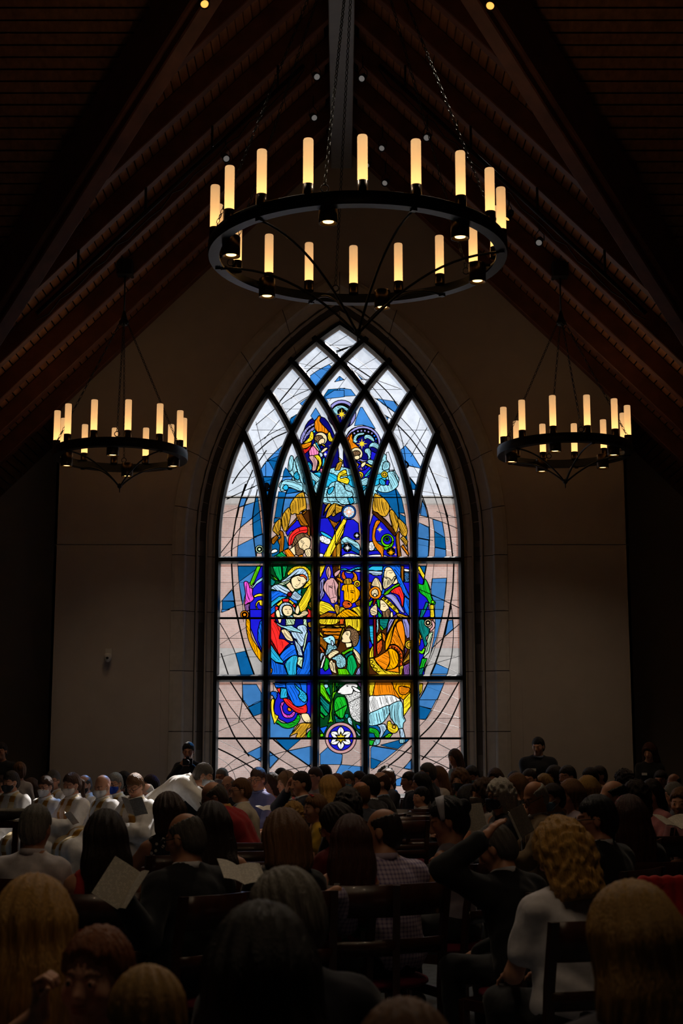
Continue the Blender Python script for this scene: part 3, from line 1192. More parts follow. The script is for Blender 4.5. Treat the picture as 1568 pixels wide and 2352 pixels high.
ART['z11'] = '''
b 12,60 20,100 30,124 60,135 80,132 66,162 12,162
K 26,8 128,8 128,116 92,96 80,115 60,122 40,112 22,96 24,72 28,50 36,30
W 12,8 20,8 22,30 14,40 14,58 12,60
B/h10,4 22,10 55,10 58,24 44,24 28,24
r 30,26 41,24 39,42
q/h110,5 42,24 58,26 60,48 64,50 42,54 40,50
~r/h30,6 48,54 62,54 72,62 82,74 98,76 112,70 115,88 108,95 94,95 82,90 66,78 56,68
~B/h65,6 57,10 90,10 106,20 114,40 116,56 112,68 98,75 82,74 72,62 64,46 58,28
~q/c6 80,12 94,26 104,32 113,44 114,58 106,64 96,56 90,48 94,36 84,24
B 94,10 114,10 114,42 100,30
~s 98,97 116,95 122,104 127,114 125,120 112,120 104,114
-.9 108,116 110,120
-.9 114,114 116,120
-.9 119,113 121,119
~m/h60,4 40,76 44,64 52,64 46,78 50,92 58,98 68,98 76,90 82,92 76,104 62,108 48,102
~o 60,82 64,78 71,84 70,89 63,88
~g/h20,4 32,112 44,120 60,122 76,116 86,104 88,96 95,104 94,114 84,128 66,136 48,134 34,124 28,120
~y/h85,3 18,54 24,58 22,74 23,88 28,98 35,102 32,112 24,124 22,116 16,98 14,84 14,66
~B/h60,4 14,36 22,34 30,36 32,46 28,56 22,52 20,46 15,44
~d/h130,3 66,158 78,142 90,126 104,121 114,122 128,122 128,132 114,140 108,162 84,162 88,150 76,154
g/h110,4 114,150 128,136 128,162 114,162
'''
ART['z12'] = '''
G 12,8 136,8 136,180 12,180
l/h60,5 13,10 23,10 32,40 44,62 44,72 30,60 13,40
e 28,30 40,20 46,52 38,46
t/h45,4 13,46 24,60 42,76 40,104 24,90 13,66
e/h50,4 13,72 28,92 38,106 30,112 13,98
g/h55,3 13,100 26,112 24,120 13,112
~a 25,16 34,14 38,22 32,28 26,24
l/h95,3 51,10 56,10 54,40 60,36 72,20 56,48 52,70 48,106 52,130 44,128 36,134 40,120 44,90 49,60
g/h100,4 58,10 70,10 62,28
~g/h75,8 56,66 64,54 76,52 86,54 91,66 95,82 88,100 82,116 72,116 60,104 55,86
-1.8 54,100 92,78
t/h20,3 54,104 70,118 84,118 88,124 80,128 60,130
~t 86,108 92,103 99,106 97,116 90,118
B 13,146 36,140 28,156 24,166 13,150
l 13,164 22,162 24,172 13,174
P 124,10 136,10 136,30
~w/c5 86,47 100,46 110,36 122,38 136,42 136,124 128,129 116,124 106,112 102,100 98,80 94,62 90,54
~w 66,36 74,26 86,17 92,13 120,13 126,24 114,28 112,36 108,44 96,46 86,47 74,45 66,41
~w 108,22 118,24 134,35 132,40 120,37 112,30
-1.8 92,20 97,21
-1.2 68,34 71,33
-1.2 68,42 76,42
-1.2 96,72 136,52
~a/h60,4 95,118 102,114 108,122 112,140 122,154 132,164 136,170 128,170 122,160 112,142 98,132
B 120,134 132,140 136,152 124,148
'''
ART['z13'] = '''
c 8,128 40,128 60,140 74,152 60,164 8,164
o/h80,8 8,8 70,8 96,56 60,44 8,52
y/h100,4 8,8 26,8 18,48 10,48
Y/h110,6 72,8 125,8 125,34 104,58 92,48 78,26
~o/h15,3 92,20 116,22 122,30 110,42 94,40
y/h130,4 104,58 125,34 125,74 104,104
~w/h70,4 8,50 30,46 52,44 72,44 86,50 98,60 90,66 68,72 40,84 8,100
~a/h80,3 8,98 30,86 64,72 66,92 54,112 40,124 8,128
~a/h85,4 66,72 96,60 103,80 104,100 110,114 104,122 102,136 92,138 76,118 68,106 66,90
u/h95,4 92,137 103,137 110,164 96,164
~u/h80,3 32,128 52,124 57,136 52,146 42,162 34,162 40,146 38,134
~y/h30,4 60,118 68,116 72,124 84,126 90,138 84,148 72,149 62,142 59,130
O d 78,132 5
~g/h40,3 8,135 24,136 36,146 36,162 26,160 22,150 8,148
l/h140,3 46,162 64,150 74,152 66,162
~a/h85,3 94,164 106,164 107,176 94,177
~a/h80,3 28,164 40,164 36,180 20,183
g 8,168 24,170 18,184 8,184
'''

def catmull(pts, closed=True, sub=4):
    n = len(pts); out = []
    rng = range(n) if closed else range(n - 1)
    for i in rng:
        if closed: p0, p1, p2, p3 = pts[i-1], pts[i], pts[(i+1) % n], pts[(i+2) % n]
        else: p0, p1, p2, p3 = pts[max(i-1, 0)], pts[i], pts[i+1], pts[min(i+2, n-1)]
        for k in range(sub):
            t = k / sub
            out.append(tuple(0.5*((2*p1[j]) + (-p0[j]+p2[j])*t + (2*p0[j]-5*p1[j]+4*p2[j]-p3[j])*t*t + (-p0[j]+3*p1[j]-3*p2[j]+p3[j])*t**3) for j in (0, 1)))
    if not closed: out.append(tuple(pts[-1]))
    return out
def inside(poly, x, y):
    c = False; n = len(poly); j = n - 1
    for i in range(n):
        xi, yi = poly[i]; xj, yj = poly[j]
        if (yi > y) != (yj > y) and x < (xj - xi)*(y - yi)/(yj - yi) + xi: c = not c
        j = i
    return c
NOOUT = set()
polys, lines = [], []                     # (colour, pts px, bbox) ; (layer, width px, pts px)
def add_poly(col, pts, hatch=None, curls=None):
    xs = [p[0] for p in pts]; ys = [p[1] for p in pts]
    polys.append((col, pts, (min(xs), min(ys), max(xs), max(ys))))
    L = len(polys) - 1
    r = random.Random(L*7 + 3)
    x0, y0, x1, y1 = polys[L][2]
    if hatch:
        ang, sp = math.radians(hatch[0]), hatch[1]
        cx, cy = (x0+x1)/2, (y0+y1)/2; ext = math.hypot(x1-x0, y1-y0)/2
        ca, sa = math.cos(ang), math.sin(ang)
        t = -ext + sp*.6; bow0 = r.choice((-1, 1))*r.uniform(.10, .24)*ext
        while t < ext:
            bow = bow0 + r.uniform(-.08, .08)*ext
            seg = []
            N = 26
            for q in range(N + 1):
                u = -ext + 2*ext*q/N
                off = t + bow*(1 - (u/ext)**2)
                x, y = cx + ca*u - sa*off, cy + sa*u + ca*off
                if inside(pts, x, y): seg.append((x, y))
                else:
                    if len(seg) > 1: lines.append((L, None, seg))
                    seg = []
            if len(seg) > 1: lines.append((L, None, seg))
            t += sp*r.uniform(.75, 1.3)
        # taper: cut random ends so that folds and straws stop inside the piece
        for k in range(len(lines)-1, -1, -1):
            if lines[k][1] is not None or lines[k][0] != L: break
            sg = lines[k][2]; m = len(sg)
            if m > 5:
                a = r.randint(0, m//4); b = m - r.randint(0, m//4)
                sg = sg[a:b]
            lines[k] = (L, r.uniform(.6, 1.3), sg)
    if curls:
        sp = curls; y = y0 + sp*.5; row = 0
        while y < y1:
            x = x0 + (sp*.5 if row % 2 else 0)
            while x < x1:
                if inside(pts, x, y):
                    a0 = r.uniform(0, 6.28); rr = sp*r.uniform(.3, .5)
                    lines.append((L, .85, [(x + rr*math.cos(a0+t), y + rr*math.sin(a0+t)) for t in (0, .8, 1.6, 2.4, 3.2, 4.0)]))
                x += sp*r.uniform(.85, 1.15)
            y += sp*.85; row += 1
def circ(x, y, r, n=20):
    return [(x + r*math.cos(2*math.pi*i/n), y + r*math.sin(2*math.pi*i/n)) for i in range(n)]
for zn in ('z19','z20','z21','z22','z14','z15','z16','z17','z18','zp','z3','z4','z1','z2','z5','z6','z7','z8','z9','z10','z11','z12','z13'):
    ox, oy, un = ZONES[zn]
    def T(tok):
        a, b = tok.split(','); return (ox + float(a)*un, oy + float(b)*un)
    for ln in ART[zn].strip().splitlines():
        tk = ln.split()
        h = tk[0]
        if h[0] == '-':
            pts = catmull([T(t) for t in tk[1:]], False, 3) if len(tk) > 3 else [T(t) for t in tk[1:]]
            if zn in ('z14','z15','z16','z17','z18','z19','z20','z21','z22'):     # background leads run on under the bars
                def ext(a_, b_):
                    L_ = math.hypot(a_[0]-b_[0], a_[1]-b_[1]) or 1
                    return (a_[0] + (a_[0]-b_[0])/L_*9, a_[1] + (a_[1]-b_[1])/L_*9)
                pts = [ext(pts[0], pts[1])] + list(pts) + [ext(pts[-1], pts[-2])]
            lines.append((len(polys) - 1, float(h[1:])*1.35, pts)); continue
        if h == 'O' and len(tk) == 4 and len(tk[1]) == 1:
            x, y = T(tk[2]); r_ = float(tk[3])*un
            add_poly(tk[1], circ(x, y, r_, 24 if r_ > 8 else 14)); continue
        if h == '*':
            x, y = T(tk[2]); r_ = float(tk[3])*un
            add_poly(tk[1], [(x + rr*math.sin(math.pi*i/8), y - rr*math.cos(math.pi*i/8)) for i in range(16) for rr in [(r_ if i % 4 == 0 else r_*.7) if i % 2 == 0 else r_*.30]]); NOOUT.add(len(polys) - 1); continue
        sm = h[0] == '~'
        if sm: h = h[1:]
        op = h.split('/'); ht = cu = None
        for o_ in op[1:]:
            if o_[0] == 'h': a_, b_ = o_[1:].split(','); ht = (float(a_), float(b_)*un)
            if o_[0] == 'c': cu = float(o_[1:])*un
        pts = [T(t) for t in tk[1:]]
        if sm: pts = catmull(pts, True, 3)
        add_poly(op[0], pts, ht, cu)
# the lily roundel at the foot
rx, ry = 725 + 75*.7653, 1560 + 176.5*.7653
add_poly('i', circ(rx, ry, 36, 36)); add_poly('K', circ(rx, ry, 28.5, 36))
for i in range(6):
    a = math.pi*i/3 + math.pi/6*3
    c_, s_ = math.cos(a), math.sin(a)
    pet = [(0, 0), (9, 6), (18, 7.5), (26.5, 0), (18, -7.5), (9, -6)]
    add_poly('w', catmull([(rx + c_*u - s_*v, ry + s_*u + c_*v) for u, v in pet], True, 3))
    lines.append((len(polys)-1, .8, [(rx, ry), (rx + c_*26, ry + s_*26)]))
add_poly('y', [(rx + rr*math.cos(math.pi*i/6 + math.pi/2), ry + rr*math.sin(math.pi*i/6 + math.pi/2)) for i in range(12) for rr in [14.5 if i % 2 == 0 else 6]])
for i in range(6): lines.append((len(polys)-1, .7, [(rx, ry), (rx + 14*math.cos(math.pi*i/3 + math.pi/2), ry + 14*math.sin(math.pi*i/3 + math.pi/2))]))

def covered(layer, x, y):
    for k in range(len(polys) - 1, layer, -1):
        b = polys[k][2]
        if b[0] <= x <= b[2] and b[1] <= y <= b[3] and inside(polys[k][1], x, y): return True
    return False
clean = []
for L, w, pts in lines:
    # cut into short runs, keep what later pieces leave in view
    run = [pts[0]]
    for a, b in zip(pts, pts[1:]):
        n_ = max(1, int(math.hypot(b[0]-a[0], b[1]-a[1])/5))
        for q in range(n_):
            p = (a[0] + (b[0]-a[0])*(q+1)/n_, a[1] + (b[1]-a[1])*(q+1)/n_)
            m_ = ((run[-1][0] if run else a[0] + (b[0]-a[0])*q/n_) *.5 + p[0]*.5, (run[-1][1] if run else a[1] + (b[1]-a[1])*q/n_)*.5 + p[1]*.5)
            if covered(L, *m_):
                if len(run) > 1: clean.append((w, run))
                run = [p]
            else: run.append(p)
    if len(run) > 1: clean.append((w, run))

# window plane coordinates
def P2(px, py):
    q = at_y(px, py, YG); return (q.x, q.z)
PXM = 22.6 / F_PX                            # metres per pixel in the window plane
SILL = 0.42
FRI = 0.085                                  # frame width
mullx = [at_y(px, 1420, YG).x for px in (612, 724.5, 838, 952)]
MW = 0.128
def arc_from(x0, s, z_lo, n=26):
    """curve springing from a mullion: vertical below, arc of the main radius above, until the outer arch"""
    pts = []
    for i in range(n + 1):
        a = 1.25*i/n
        x = x0 + s*(RA - RA*math.cos(a)); z = ZS + RA*math.sin(a)
        # inside the main arch?
        side = -1 if x < CX else 1
        d = math.hypot((x - CX) - (-side)*(RA - HW), z - ZS)
        pts.append((x, z))
        if d > RA - FRI*.4 and i > 2: break
    return pts
bars_arc = [(arc_from(x0, s, ZS)) for x0 in mullx for s in (-1, 1)]
def strip(pts, w):
    L_, R_ = [], []
    for i, p in enumerate(pts):
        a = pts[max(i-1, 0)]; b = pts[min(i+1, len(pts)-1)]
        d = Vector((b[0]-a[0], b[1]-a[1])).normalized()
        L_.append((p[0] - d.y*w/2, p[1] + d.x*w/2)); R_.append((p[0] + d.y*w/2, p[1] - d.x*w/2))
    return L_ + R_[::-1]
inner = [p for p in arch(-FRI, -1, 2, 24, SILL)] + [p for p in reversed(arch(-FRI, 1, 2, 24, SILL))][1:]
zt = [at_y(784, 1287, YG).z, at_y(784, 1558, YG).z]
masks = [strip([(x0, SILL - .1), (x0, ZS)], MW - .01) for x0 in mullx] + [strip(b, MW - .01) for b in bars_arc]
masks += [[(-2.2, z - .05), (2.2, z - .05), (2.2, z + .05), (-2.2, z + .05)] for z in zt]

V, E = [], []
def put_loop(pts):
    k = len(V); n_ = len(pts); V.extend(Vector(p) for p in pts); E.extend((k + i, k + (i+1) % n_) for i in range(n_))
art = [[P2(*p) for p in pts] for c_, pts, _ in polys]
put_loop(inner)
for pts in art: put_loop(pts)
for m_ in masks: put_loop(m_)
NE0 = len(E)
for w, run in clean:
    if len(run) > 1 and (w >= .98 or any(abs(w - q*1.35) < 1e-6 for q in (.7, .8, .9))):
        k = len(V); V.extend(Vector(P2(*p)) for p in run)
        E += [(k+i, k+i+1) for i in range(len(run) - 1)]
tv, te, tf, _, oe, _of = delaunay_2d_cdt(V, E, [], 1, 2e-4, True)
cen = np.array([[sum(tv[i].x for i in f_)/len(f_), sum(tv[i].y for i in f_)/len(f_)] for f_ in tf])
def pip(poly, pts):
    c = np.zeros(len(pts), bool); x, y = pts[:, 0], pts[:, 1]
    j = len(poly) - 1
    for i in range(len(poly)):
        xi, yi = poly[i]; xj, yj = poly[j]
        if yi != yj:
            c ^= ((yi > y) != (yj > y)) & (x < (xj - xi)*(y - yi)/(yj - yi) + xi)
        j = i
    return c
NP0 = 1
top = np.where(pip(inner, cen), 0, -1)
def paint(poly, val):
    A_ = np.array(poly); lo, hi = A_.min(0), A_.max(0)
    ix = np.nonzero((cen >= lo).all(1) & (cen <= hi).all(1))[0]
    if len(ix):
        ix = ix[pip(poly, cen[ix])]; ix = ix[top[ix] != -1]; top[ix] = val
for k, pts in enumerate(art): paint(pts, k + NP0)
for m_ in masks: paint(m_, -1)
top = top.tolist()
edge_t = {}
for ti, f_ in enumerate(tf):
    n_ = len(f_)
    for q in range(n_):
        a, b = f_[q], f_[(q+1) % n_]
        edge_t.setdefault((min(a, b), max(a, b)), []).append(ti)
# flood fill into glass pieces: pieces join across edges that are no constraint or where the same art piece lies on both sides under a hidden edge
line_edge = set()
for e_, o_ in zip(te, oe):
    if any(i >= NE0 for i in o_): line_edge.add((min(e_), max(e_)))
adj = {}
outline = []
for e_, tl in edge_t.items():
    if len(tl) == 2:
        a, b = tl
        if top[a] == -1 or top[b] == -1: continue
        if top[a] == top[b] and e_ not in line_edge:
            adj.setdefault(a, []).append(b); adj.setdefault(b, []).append(a)
        elif top[a] != top[b]:
            outline.append(e_)
seen = [False]*len(tf); pieces = []
for ti in range(len(tf)):
    if seen[ti] or top[ti] == -1: continue
    st = [ti]; seen[ti] = True; comp = []
    while st:
        t = st.pop(); comp.append(t)
        for u in adj.get(t, ()):
            if not seen[u]: seen[u] = True; st.append(u)
    ar = 0
    for t in comp:
        a, b, c_ = [tv[i] for i in tf[t][:3]]
        ar += abs((b-a).cross(c_-a))/2
    pieces.append((ar, top[comp[0]], comp))
pieces.sort(key=lambda p: -p[0])

# glass material: tinted, part clear, part scattering
M_GLASS = bpy.data.materials.new('stained_glass'); M_GLASS.use_nodes = True
n, l = M_GLASS.node_tree.nodes, M_GLASS.node_tree.links
n.clear()
go = n.new('ShaderNodeOutputMaterial'); gm = n.new('ShaderNodeMixShader'); gt = n.new('ShaderNodeBsdfTransparent'); gl = n.new('ShaderNodeBsdfTranslucent')
ga = n.new('ShaderNodeVertexColor'); ga.layer_name = 'Col'
gtc = n.new('ShaderNodeTexCoord'); gnz = n.new('ShaderNodeTexNoise'); gnz.inputs['Scale'].default_value = 5.5; gnz.inputs['Detail'].default_value = 8; gnz.inputs['Roughness'].default_value = .7
gmr = n.new('ShaderNodeMapRange'); gmr.inputs[1].default_value = .3; gmr.inputs[2].default_value = .7; gmr.inputs[3].default_value = .80; gmr.inputs[4].default_value = 1.08
gx = n.new('ShaderNodeMix'); gx.data_type = 'RGBA'; gx.blend_type = 'MULTIPLY'; gx.inputs[0].default_value = 1
l.new(gtc.outputs['Object'], gnz.inputs['Vector']); l.new(gnz.outputs['Fac'], gmr.inputs[0]); l.new(ga.outputs['Color'], gx.inputs[6]); l.new(gmr.outputs[0], gx.inputs[7])
l.new(gx.outputs[2], gt.inputs[0]); l.new(gx.outputs[2], gl.inputs[0])
l.new(ga.outputs['Alpha'], gm.inputs[0]); l.new(gl.outputs[0], gm.inputs[1]); l.new(gt.outputs[0], gm.inputs[2]); l.new(gm.outputs[0], go.inputs[0])

# frame root
fr = MB()
def frame_prof(side):
    rings = []
    pts_o = arch(0.0, side, 2, 24, SILL - .08); pts_i = arch(-FRI, side, 2, 24, SILL - .08)
    for po, pi_ in zip(pts_o, pts_i):
        m1 = (po[0]*.35 + pi_[0]*.65, po[1]*.35 + pi_[1]*.65)
        rings.append([(po[0], YG - .12, po[1]), (m1[0], YG - .12, m1[1]), (pi_[0], YG - .05, pi_[1]), (pi_[0], YG + .06, pi_[1]), (po[0], YG + .06, po[1])])
    fr.loft(rings)
frame_prof(-1); frame_prof(1)
fr.box((CX, YG - .03, SILL - .04), (2*HW, .18, .10))
window = fr.build('window_1', M_FRAME)
tag(window, 'tall pointed stained glass window with a nativity scene in black frame', kind='structure')
def bar_mesh(pts, w, name):
    rings = []
    Ls = strip(pts, w); Li = strip(pts, w*.55); n_ = len(pts)
    for i in range(n_):
        l0, r0 = Ls[i], Ls[2*n_-1-i]; l1, r1 = Li[i], Li[2*n_-1-i]
        rings.append([(l0[0], YG + .05, l0[1]), (l0[0], YG - .05, l0[1]), (l1[0], YG - .11, l1[1]), (r1[0], YG - .11, r1[1]), (r0[0], YG - .05, r0[1]), (r0[0], YG + .05, r0[1])])
    return MB().loft(rings).build(name, M_FRAME, window)
for x0 in mullx: bar_mesh([(x0, SILL - .02), (x0, ZS + .02)], MW, 'mullion')
for b in bars_arc: bar_mesh(b, MW, 'tracery_bar')
for z in zt: bar_mesh([(CX - HW + .05, z), (CX + HW - .05, z)], .112, 'transom')
for py, hw_ in ((1420, 1.93), (1696, 1.93), (1143, 1.86)):
    z = at_y(784, py, YG).z
    MB().bar((CX - hw_, YG - .012, z), (CX + hw_, YG - .012, z), .02, .034 if py != 1143 else .016).build('saddle_bar', M_FRAME, window)
# panes
def piece_mesh(comp_list, name):
    vi, vv, ff, cc = {}, [], [], []
    for tp, comp in comp_list:
        r = random.Random(comp[0])
        col = 'W' if tp == 0 else polys[tp - NP0][0]
        base = hexc(GC[col]); v_ = r.uniform(.88, 1.06)*(1.0 if col == 'W' else .74 if col in 'bc' else .39)
        rgba = (*(min(1, x*v_) for x in base), CLEAR.get(col, .14))
        for t in comp:
            for i in tf[t]:
                if (i, tp) not in vi: vi[(i, tp)] = len(vv); vv.append((tv[i].x, YG, tv[i].y)); cc.append(rgba)
            ff.append([vi[(i, tp)] for i in tf[t]])
    me = bpy.data.meshes.new(name); me.from_pydata(vv, [], ff); me.update()
    ca = me.color_attributes.new('Col', 'FLOAT_COLOR', 'POINT')
    ca.data.foreach_set('color', np.array(cc, dtype=np.float32).ravel())
    return me
NBIG = 300
for ar, tp, comp in pieces[:NBIG]:
    place('glass_pane', piece_mesh([(tp, comp)], 'glass_pane'), M_GLASS, window)
if len(pieces) > NBIG:
    o = place('small_glass_pieces', piece_mesh([(tp, c_) for _, tp, c_ in pieces[NBIG:]], 'small_glass_pieces'), M_GLASS, window); o['kind'] = 'stuff'
# leads and painted lines, a little proud of the glass
def ribbons(segs, name, depth):
    vv, ff = [], []
    for w, pts in segs:
        n_ = len(pts); st_ = strip(pts, w); k = len(vv)
        for i in range(n_):
            lft, rgt = st_[i], st_[2*n_-1-i]
            vv += [(lft[0], YG - .001, lft[1]), (pts[i][0], YG - depth, pts[i][1]), (rgt[0], YG - .001, rgt[1])]
        for i in range(n_ - 1):
            a = k + 3*i
            ff += [(a, a+3, a+4, a+1), (a+1, a+4, a+5, a+2)]
    me = bpy.data.meshes.new(name); me.from_pydata(vv, [], ff); me.update()
    return place(name, me, M_LEAD, window)
def clipped(run):
    return [p for p in run]
lead_segs = [(w*PXM, [P2(*p) for p in run]) for w, run in clean if w >= 1.0]
paint_segs = [(max(w, .5)*PXM, [P2(*p) for p in run]) for w, run in clean if w < 1.0]
BGP = {0} | {k + NP0 for k, p_ in enumerate(polys) if p_[0] in 'Wbc'}
out_segs = []
for a, b in outline:
    pa, pb = tv[a], tv[b]; d_ = (pb - pa)
    if d_.length < 1e-5: continue
    if any(t_ - NP0 in NOOUT for t_ in (top[edge_t[(min(a, b), max(a, b))][0]], top[edge_t[(min(a, b), max(a, b))][1]])): continue
    e_ = d_.normalized()*.002
    out_segs.append(((1.5 if (top[edge_t[(min(a, b), max(a, b))][0]] in BGP and top[edge_t[(min(a, b), max(a, b))][1]] in BGP) else 2.1)*PXM, [tuple(pa - e_), tuple(pb + e_)]))
def in_arch(p):
    x, z = p; side = -1 if x < CX else 1
    if z < SILL: return False
    if z < ZS: return abs(x - CX) < HW
    return math.hypot((x - CX) + side*(RA - HW), z - ZS) < RA
def keep(segs):
    out = []
    for w, pts in segs:
        run = []
        for p in pts:
            if in_arch(p): run.append(p)
            else:
                if len(run) > 1: out.append((w, run))
                run = []
        if len(run) > 1: out.append((w, run))
    return out
ribbons(keep(lead_segs), 'lead_came', .007)['kind'] = 'stuff'
ribbons(keep(out_segs), 'outline_lead', .005)['kind'] = 'stuff'
ribbons(keep(paint_segs), 'painted_detail', .002)['kind'] = 'stuff'
print('PIECES', len(pieces), 'polys', len(polys), 'lines', len(clean), 'tris', len(tf))
# ------------------------------------------------------------------ chandeliers
M_TUBE = bpy.data.materials.new('frosted_tube'); M_TUBE.use_nodes = True
n, l = M_TUBE.node_tree.nodes, M_TUBE.node_tree.links
n.clear()
to = n.new('ShaderNodeOutputMaterial'); tt_ = n.new('ShaderNodeBsdfTranslucent'); td = n.new('ShaderNodeBsdfDiffuse'); tm = n.new('ShaderNodeMixShader')
tt_.inputs[0].default_value = (.95, .84, .62, 1); td.inputs[0].default_value = (.85, .80, .72, 1); tm.inputs[0].default_value = .25
l.new(tt_.outputs[0], tm.inputs[1]); l.new(td.outputs[0], tm.inputs[2]); te_ = n.new('ShaderNodeEmission'); te_.inputs[0].default_value = (1, .62, .34, 1); te_.inputs[1].default_value = .24; ta_ = n.new('ShaderNodeAddShader')
l.new(tm.outputs[0], ta_.inputs[0]); l.new(te_.outputs[0], ta_.inputs[1]); l.new(ta_.outputs[0], to.inputs[0])
M_CORE = mat('lamp_core', (1, .8, .5), .5, 0, emit=(1.0, .54, .18, 3.4))
M_GLOW = mat('downlight_lens', (1, .8, .5), .5, 0, emit=(1.0, .58, .2, 4.5))
M_CUP = mat('lamp_reflector', hexc('c89a50'), .35, .05, metal=.7)
TUBE_R, TUBE_H = 0.046, 0.44
def tube_mesh():
    r, h = TUBE_R, TUBE_H
    return MB().loft([[(rr*math.cos(2*math.pi*q/14), rr*math.sin(2*math.pi*q/14), z) for q in range(14)] for rr, z in ((r, 0), (r, h*.25), (r, h*.5), (r, h*.75), (r, h - .01), (r*.9, h))], caps=True).mesh('lamp_tube', True)
ME_TUBE = tube_mesh()
ME_CORE = MB().loft([[(rr*math.cos(2*math.pi*q/8), rr*math.sin(2*math.pi*q/8), z) for q in range(8)] for rr, z in ((.037, .004), (.030, .035), (.018, .095), (.0085, .19), (.0048, .31), (.0034, .42))]).mesh('lamp_core', True)
ME_CUPH = MB().lathe([(.0, -.10), (.05, -.10), (.052, -.09), (.052, .012), (.045, .012), (.045, .004), (.0, .004)], n=14).mesh('lamp_holder', True)
ME_CAN = MB().lathe([(0, .20), (.080, .20), (.086, .19), (.086, 0), (.079, 0), (.075, .03), (0, .03)], n=18).mesh('downlight', True)
ME_LENS = MB().lathe([(0, .026), (.044, .026), (.050, .016), (.0, .012)], n=12).mesh('downlight_lens', True)
ME_DISH = MB().loft([[(rr*math.cos(2*math.pi*q/16), rr*math.sin(2*math.pi*q/16), z) for q in range(16)] for rr, z in ((.076, .003), (.048, .018))], caps=False).mesh('downlight_reflector', True)
def chain_mesh(a, b, link=.075, r=.006):
    mb = MB(); a, b = Vector(a), Vector(b); d = b - a; L = d.length; d.normalize()
    nl = max(2, int(L / (link*.72))); sd = d.orthogonal().normalized(); up = d.cross(sd)
    for i in range(nl):
        c = a + (b - a)*((i + .5)/nl)
        u, v = (sd, up) if i % 2 else (up, sd)
        M = Matrix((u, d, v)).transposed()
        mb.torus(c, link*.36, r, M=M, n=8, k=4, sx=.55)
    return mb
def chandelier(C, R, ncand, rot0, ndown, drot, narm, arot, drop, hub_h, top_z, label, chains, flood, up_w=1.3):
    root = empty('chandelier', C)
    tag(root, label, 'chandelier', None)
    bh, bw = .125, .105
    ring = MB(); N = 72; rings = []
    for i in range(N):
        t = 2*math.pi*i/N; c_, s_ = math.cos(t), math.sin(t)
        rings.append([(rr*c_, rr*s_, z) for rr, z in ((R - bw, -bh/2), (R, -bh/2), (R + .006, -bh/2 + .01), (R + .006, bh/2 - .01), (R, bh/2), (R - .02, bh/2), (R - .02, -bh/2 + .02), (R - bw, -bh/2 + .02))])
    ring.loft(rings, closed=True); auto_smooth(ring.build('ring', M_IRON, root, True))
    for i in range(ncand):
        t = rot0 + 2*math.pi*i/ncand
        rr = R - .05
        p = (rr*math.cos(t), rr*math.sin(t), bh/2 + .09)
        h = place('lamp_holder', ME_CUPH, M_BRONZE, root, p)
        q = place('lamp_tube', ME_TUBE, M_TUBE, root, p)
        place('lamp_core', ME_CORE, M_CORE, q)
        ld = bpy.data.lights.new('tube_light', 'SPOT'); ld.energy = up_w; ld.color = (1, .66, .36); ld.spot_size = math.radians(165); ld.spot_blend = .9; ld.shadow_soft_size = .03
        lo = bpy.data.objects.new('tube_light', ld); COL.objects.link(lo); lo.parent = q; lo.location = (0, 0, TUBE_H + .012); lo.rotation_euler = (math.pi, 0, 0)
    for i in range(ndown):
        t = drot + 2*math.pi*i/ndown
        rr = R - bw - .085
        p = (rr*math.cos(t), rr*math.sin(t), -bh/2 - .10)
        d = place('downlight', ME_CAN, M_BRONZE, root, p)
        place('downlight_lens', ME_LENS, M_GLOW, d)
        place('downlight_reflector', ME_DISH, M_CUP, d)
        MB().bar((rr*math.cos(t), rr*math.sin(t), .03), ((R - .05)*math.cos(t), (R - .05)*math.sin(t), .03), .02, .02).build('downlight_bracket', M_IRON, root)
        ld = bpy.data.lights.new('downlight_beam', 'SPOT'); ld.energy = flood; ld.color = (1, .74, .48); ld.spot_size = math.radians(110); ld.spot_blend = .8; ld.shadow_soft_size = .05
        lo = bpy.data.objects.new('downlight_beam', ld); COL.objects.link(lo); lo.parent = d; lo.location = (0, 0, .012)
    for i in range(narm):
        t = arot + 2*math.pi*i/narm
        a = Vector(((R - .05)*math.cos(t), (R - .05)*math.sin(t), -bh/2 - .005)); b = Vector((.018*math.cos(t), .018*math.sin(t), -drop))
        pts = []
        for q in range(13):
            u = q/12
            w = 1 - u
            rad = a.xy.length*w + .018*u
            zz = a.z + (b.z - a.z)*(u**2.1)
            pts.append((rad*math.cos(t), rad*math.sin(t), zz))
        MB().tube(pts, .0125, 6).build('arm', M_IRON, root, True)
        MB().box(a, (.05, .05, .03), Matrix.Rotation(t, 3, 'Z')).build('arm_clip', M_IRON, root)
    MB().lathe([(0, -.10), (.006, -.09), (.008, -.04), (.03, -.02), (.034, 0), (.02, .03), (0, .04)], (0, 0, -drop), 10).build('finial', M_IRON, root, True)
    for t in chains:
        e = Vector(((R - .05)*math.cos(t), (R - .05)*math.sin(t), bh/2 + .05))
        MB().torus(e, .035, .006, M=Matrix.Rotation(math.pi/2, 3, 'X')).build('chain_eye', M_IRON, root, True)
        chain_mesh(e + Vector((0, 0, .03)), (.05*math.cos(t), .05*math.sin(t), hub_h)).build('chain', M_IRON, root, True)
    MB().lathe([(0, -.06), (.05, -.05), (.075, 0), (.05, .04), (.02, .16), (0, .18)], (0, 0, hub_h), 12).build('hub', M_IRON, root, True)
    if top_z - C[2] - hub_h > .3:
        MB().tube([(0, 0, hub_h + .15), (0, 0, top_z - C[2])], .012, 6).build('cable', M_IRON, root, True)
        MB().box((0, 0, top_z - C[2] - .08), (.22, .22, .22)).build('winch', M_IRON, root)
    return root
D_BIG, D_SM = 13.25, 19.6
pc = at_y(821, 583, D_BIG)
R_BIG = 341*(D_BIG*CT + (pc.z - CAM_H)*ST)/F_PX
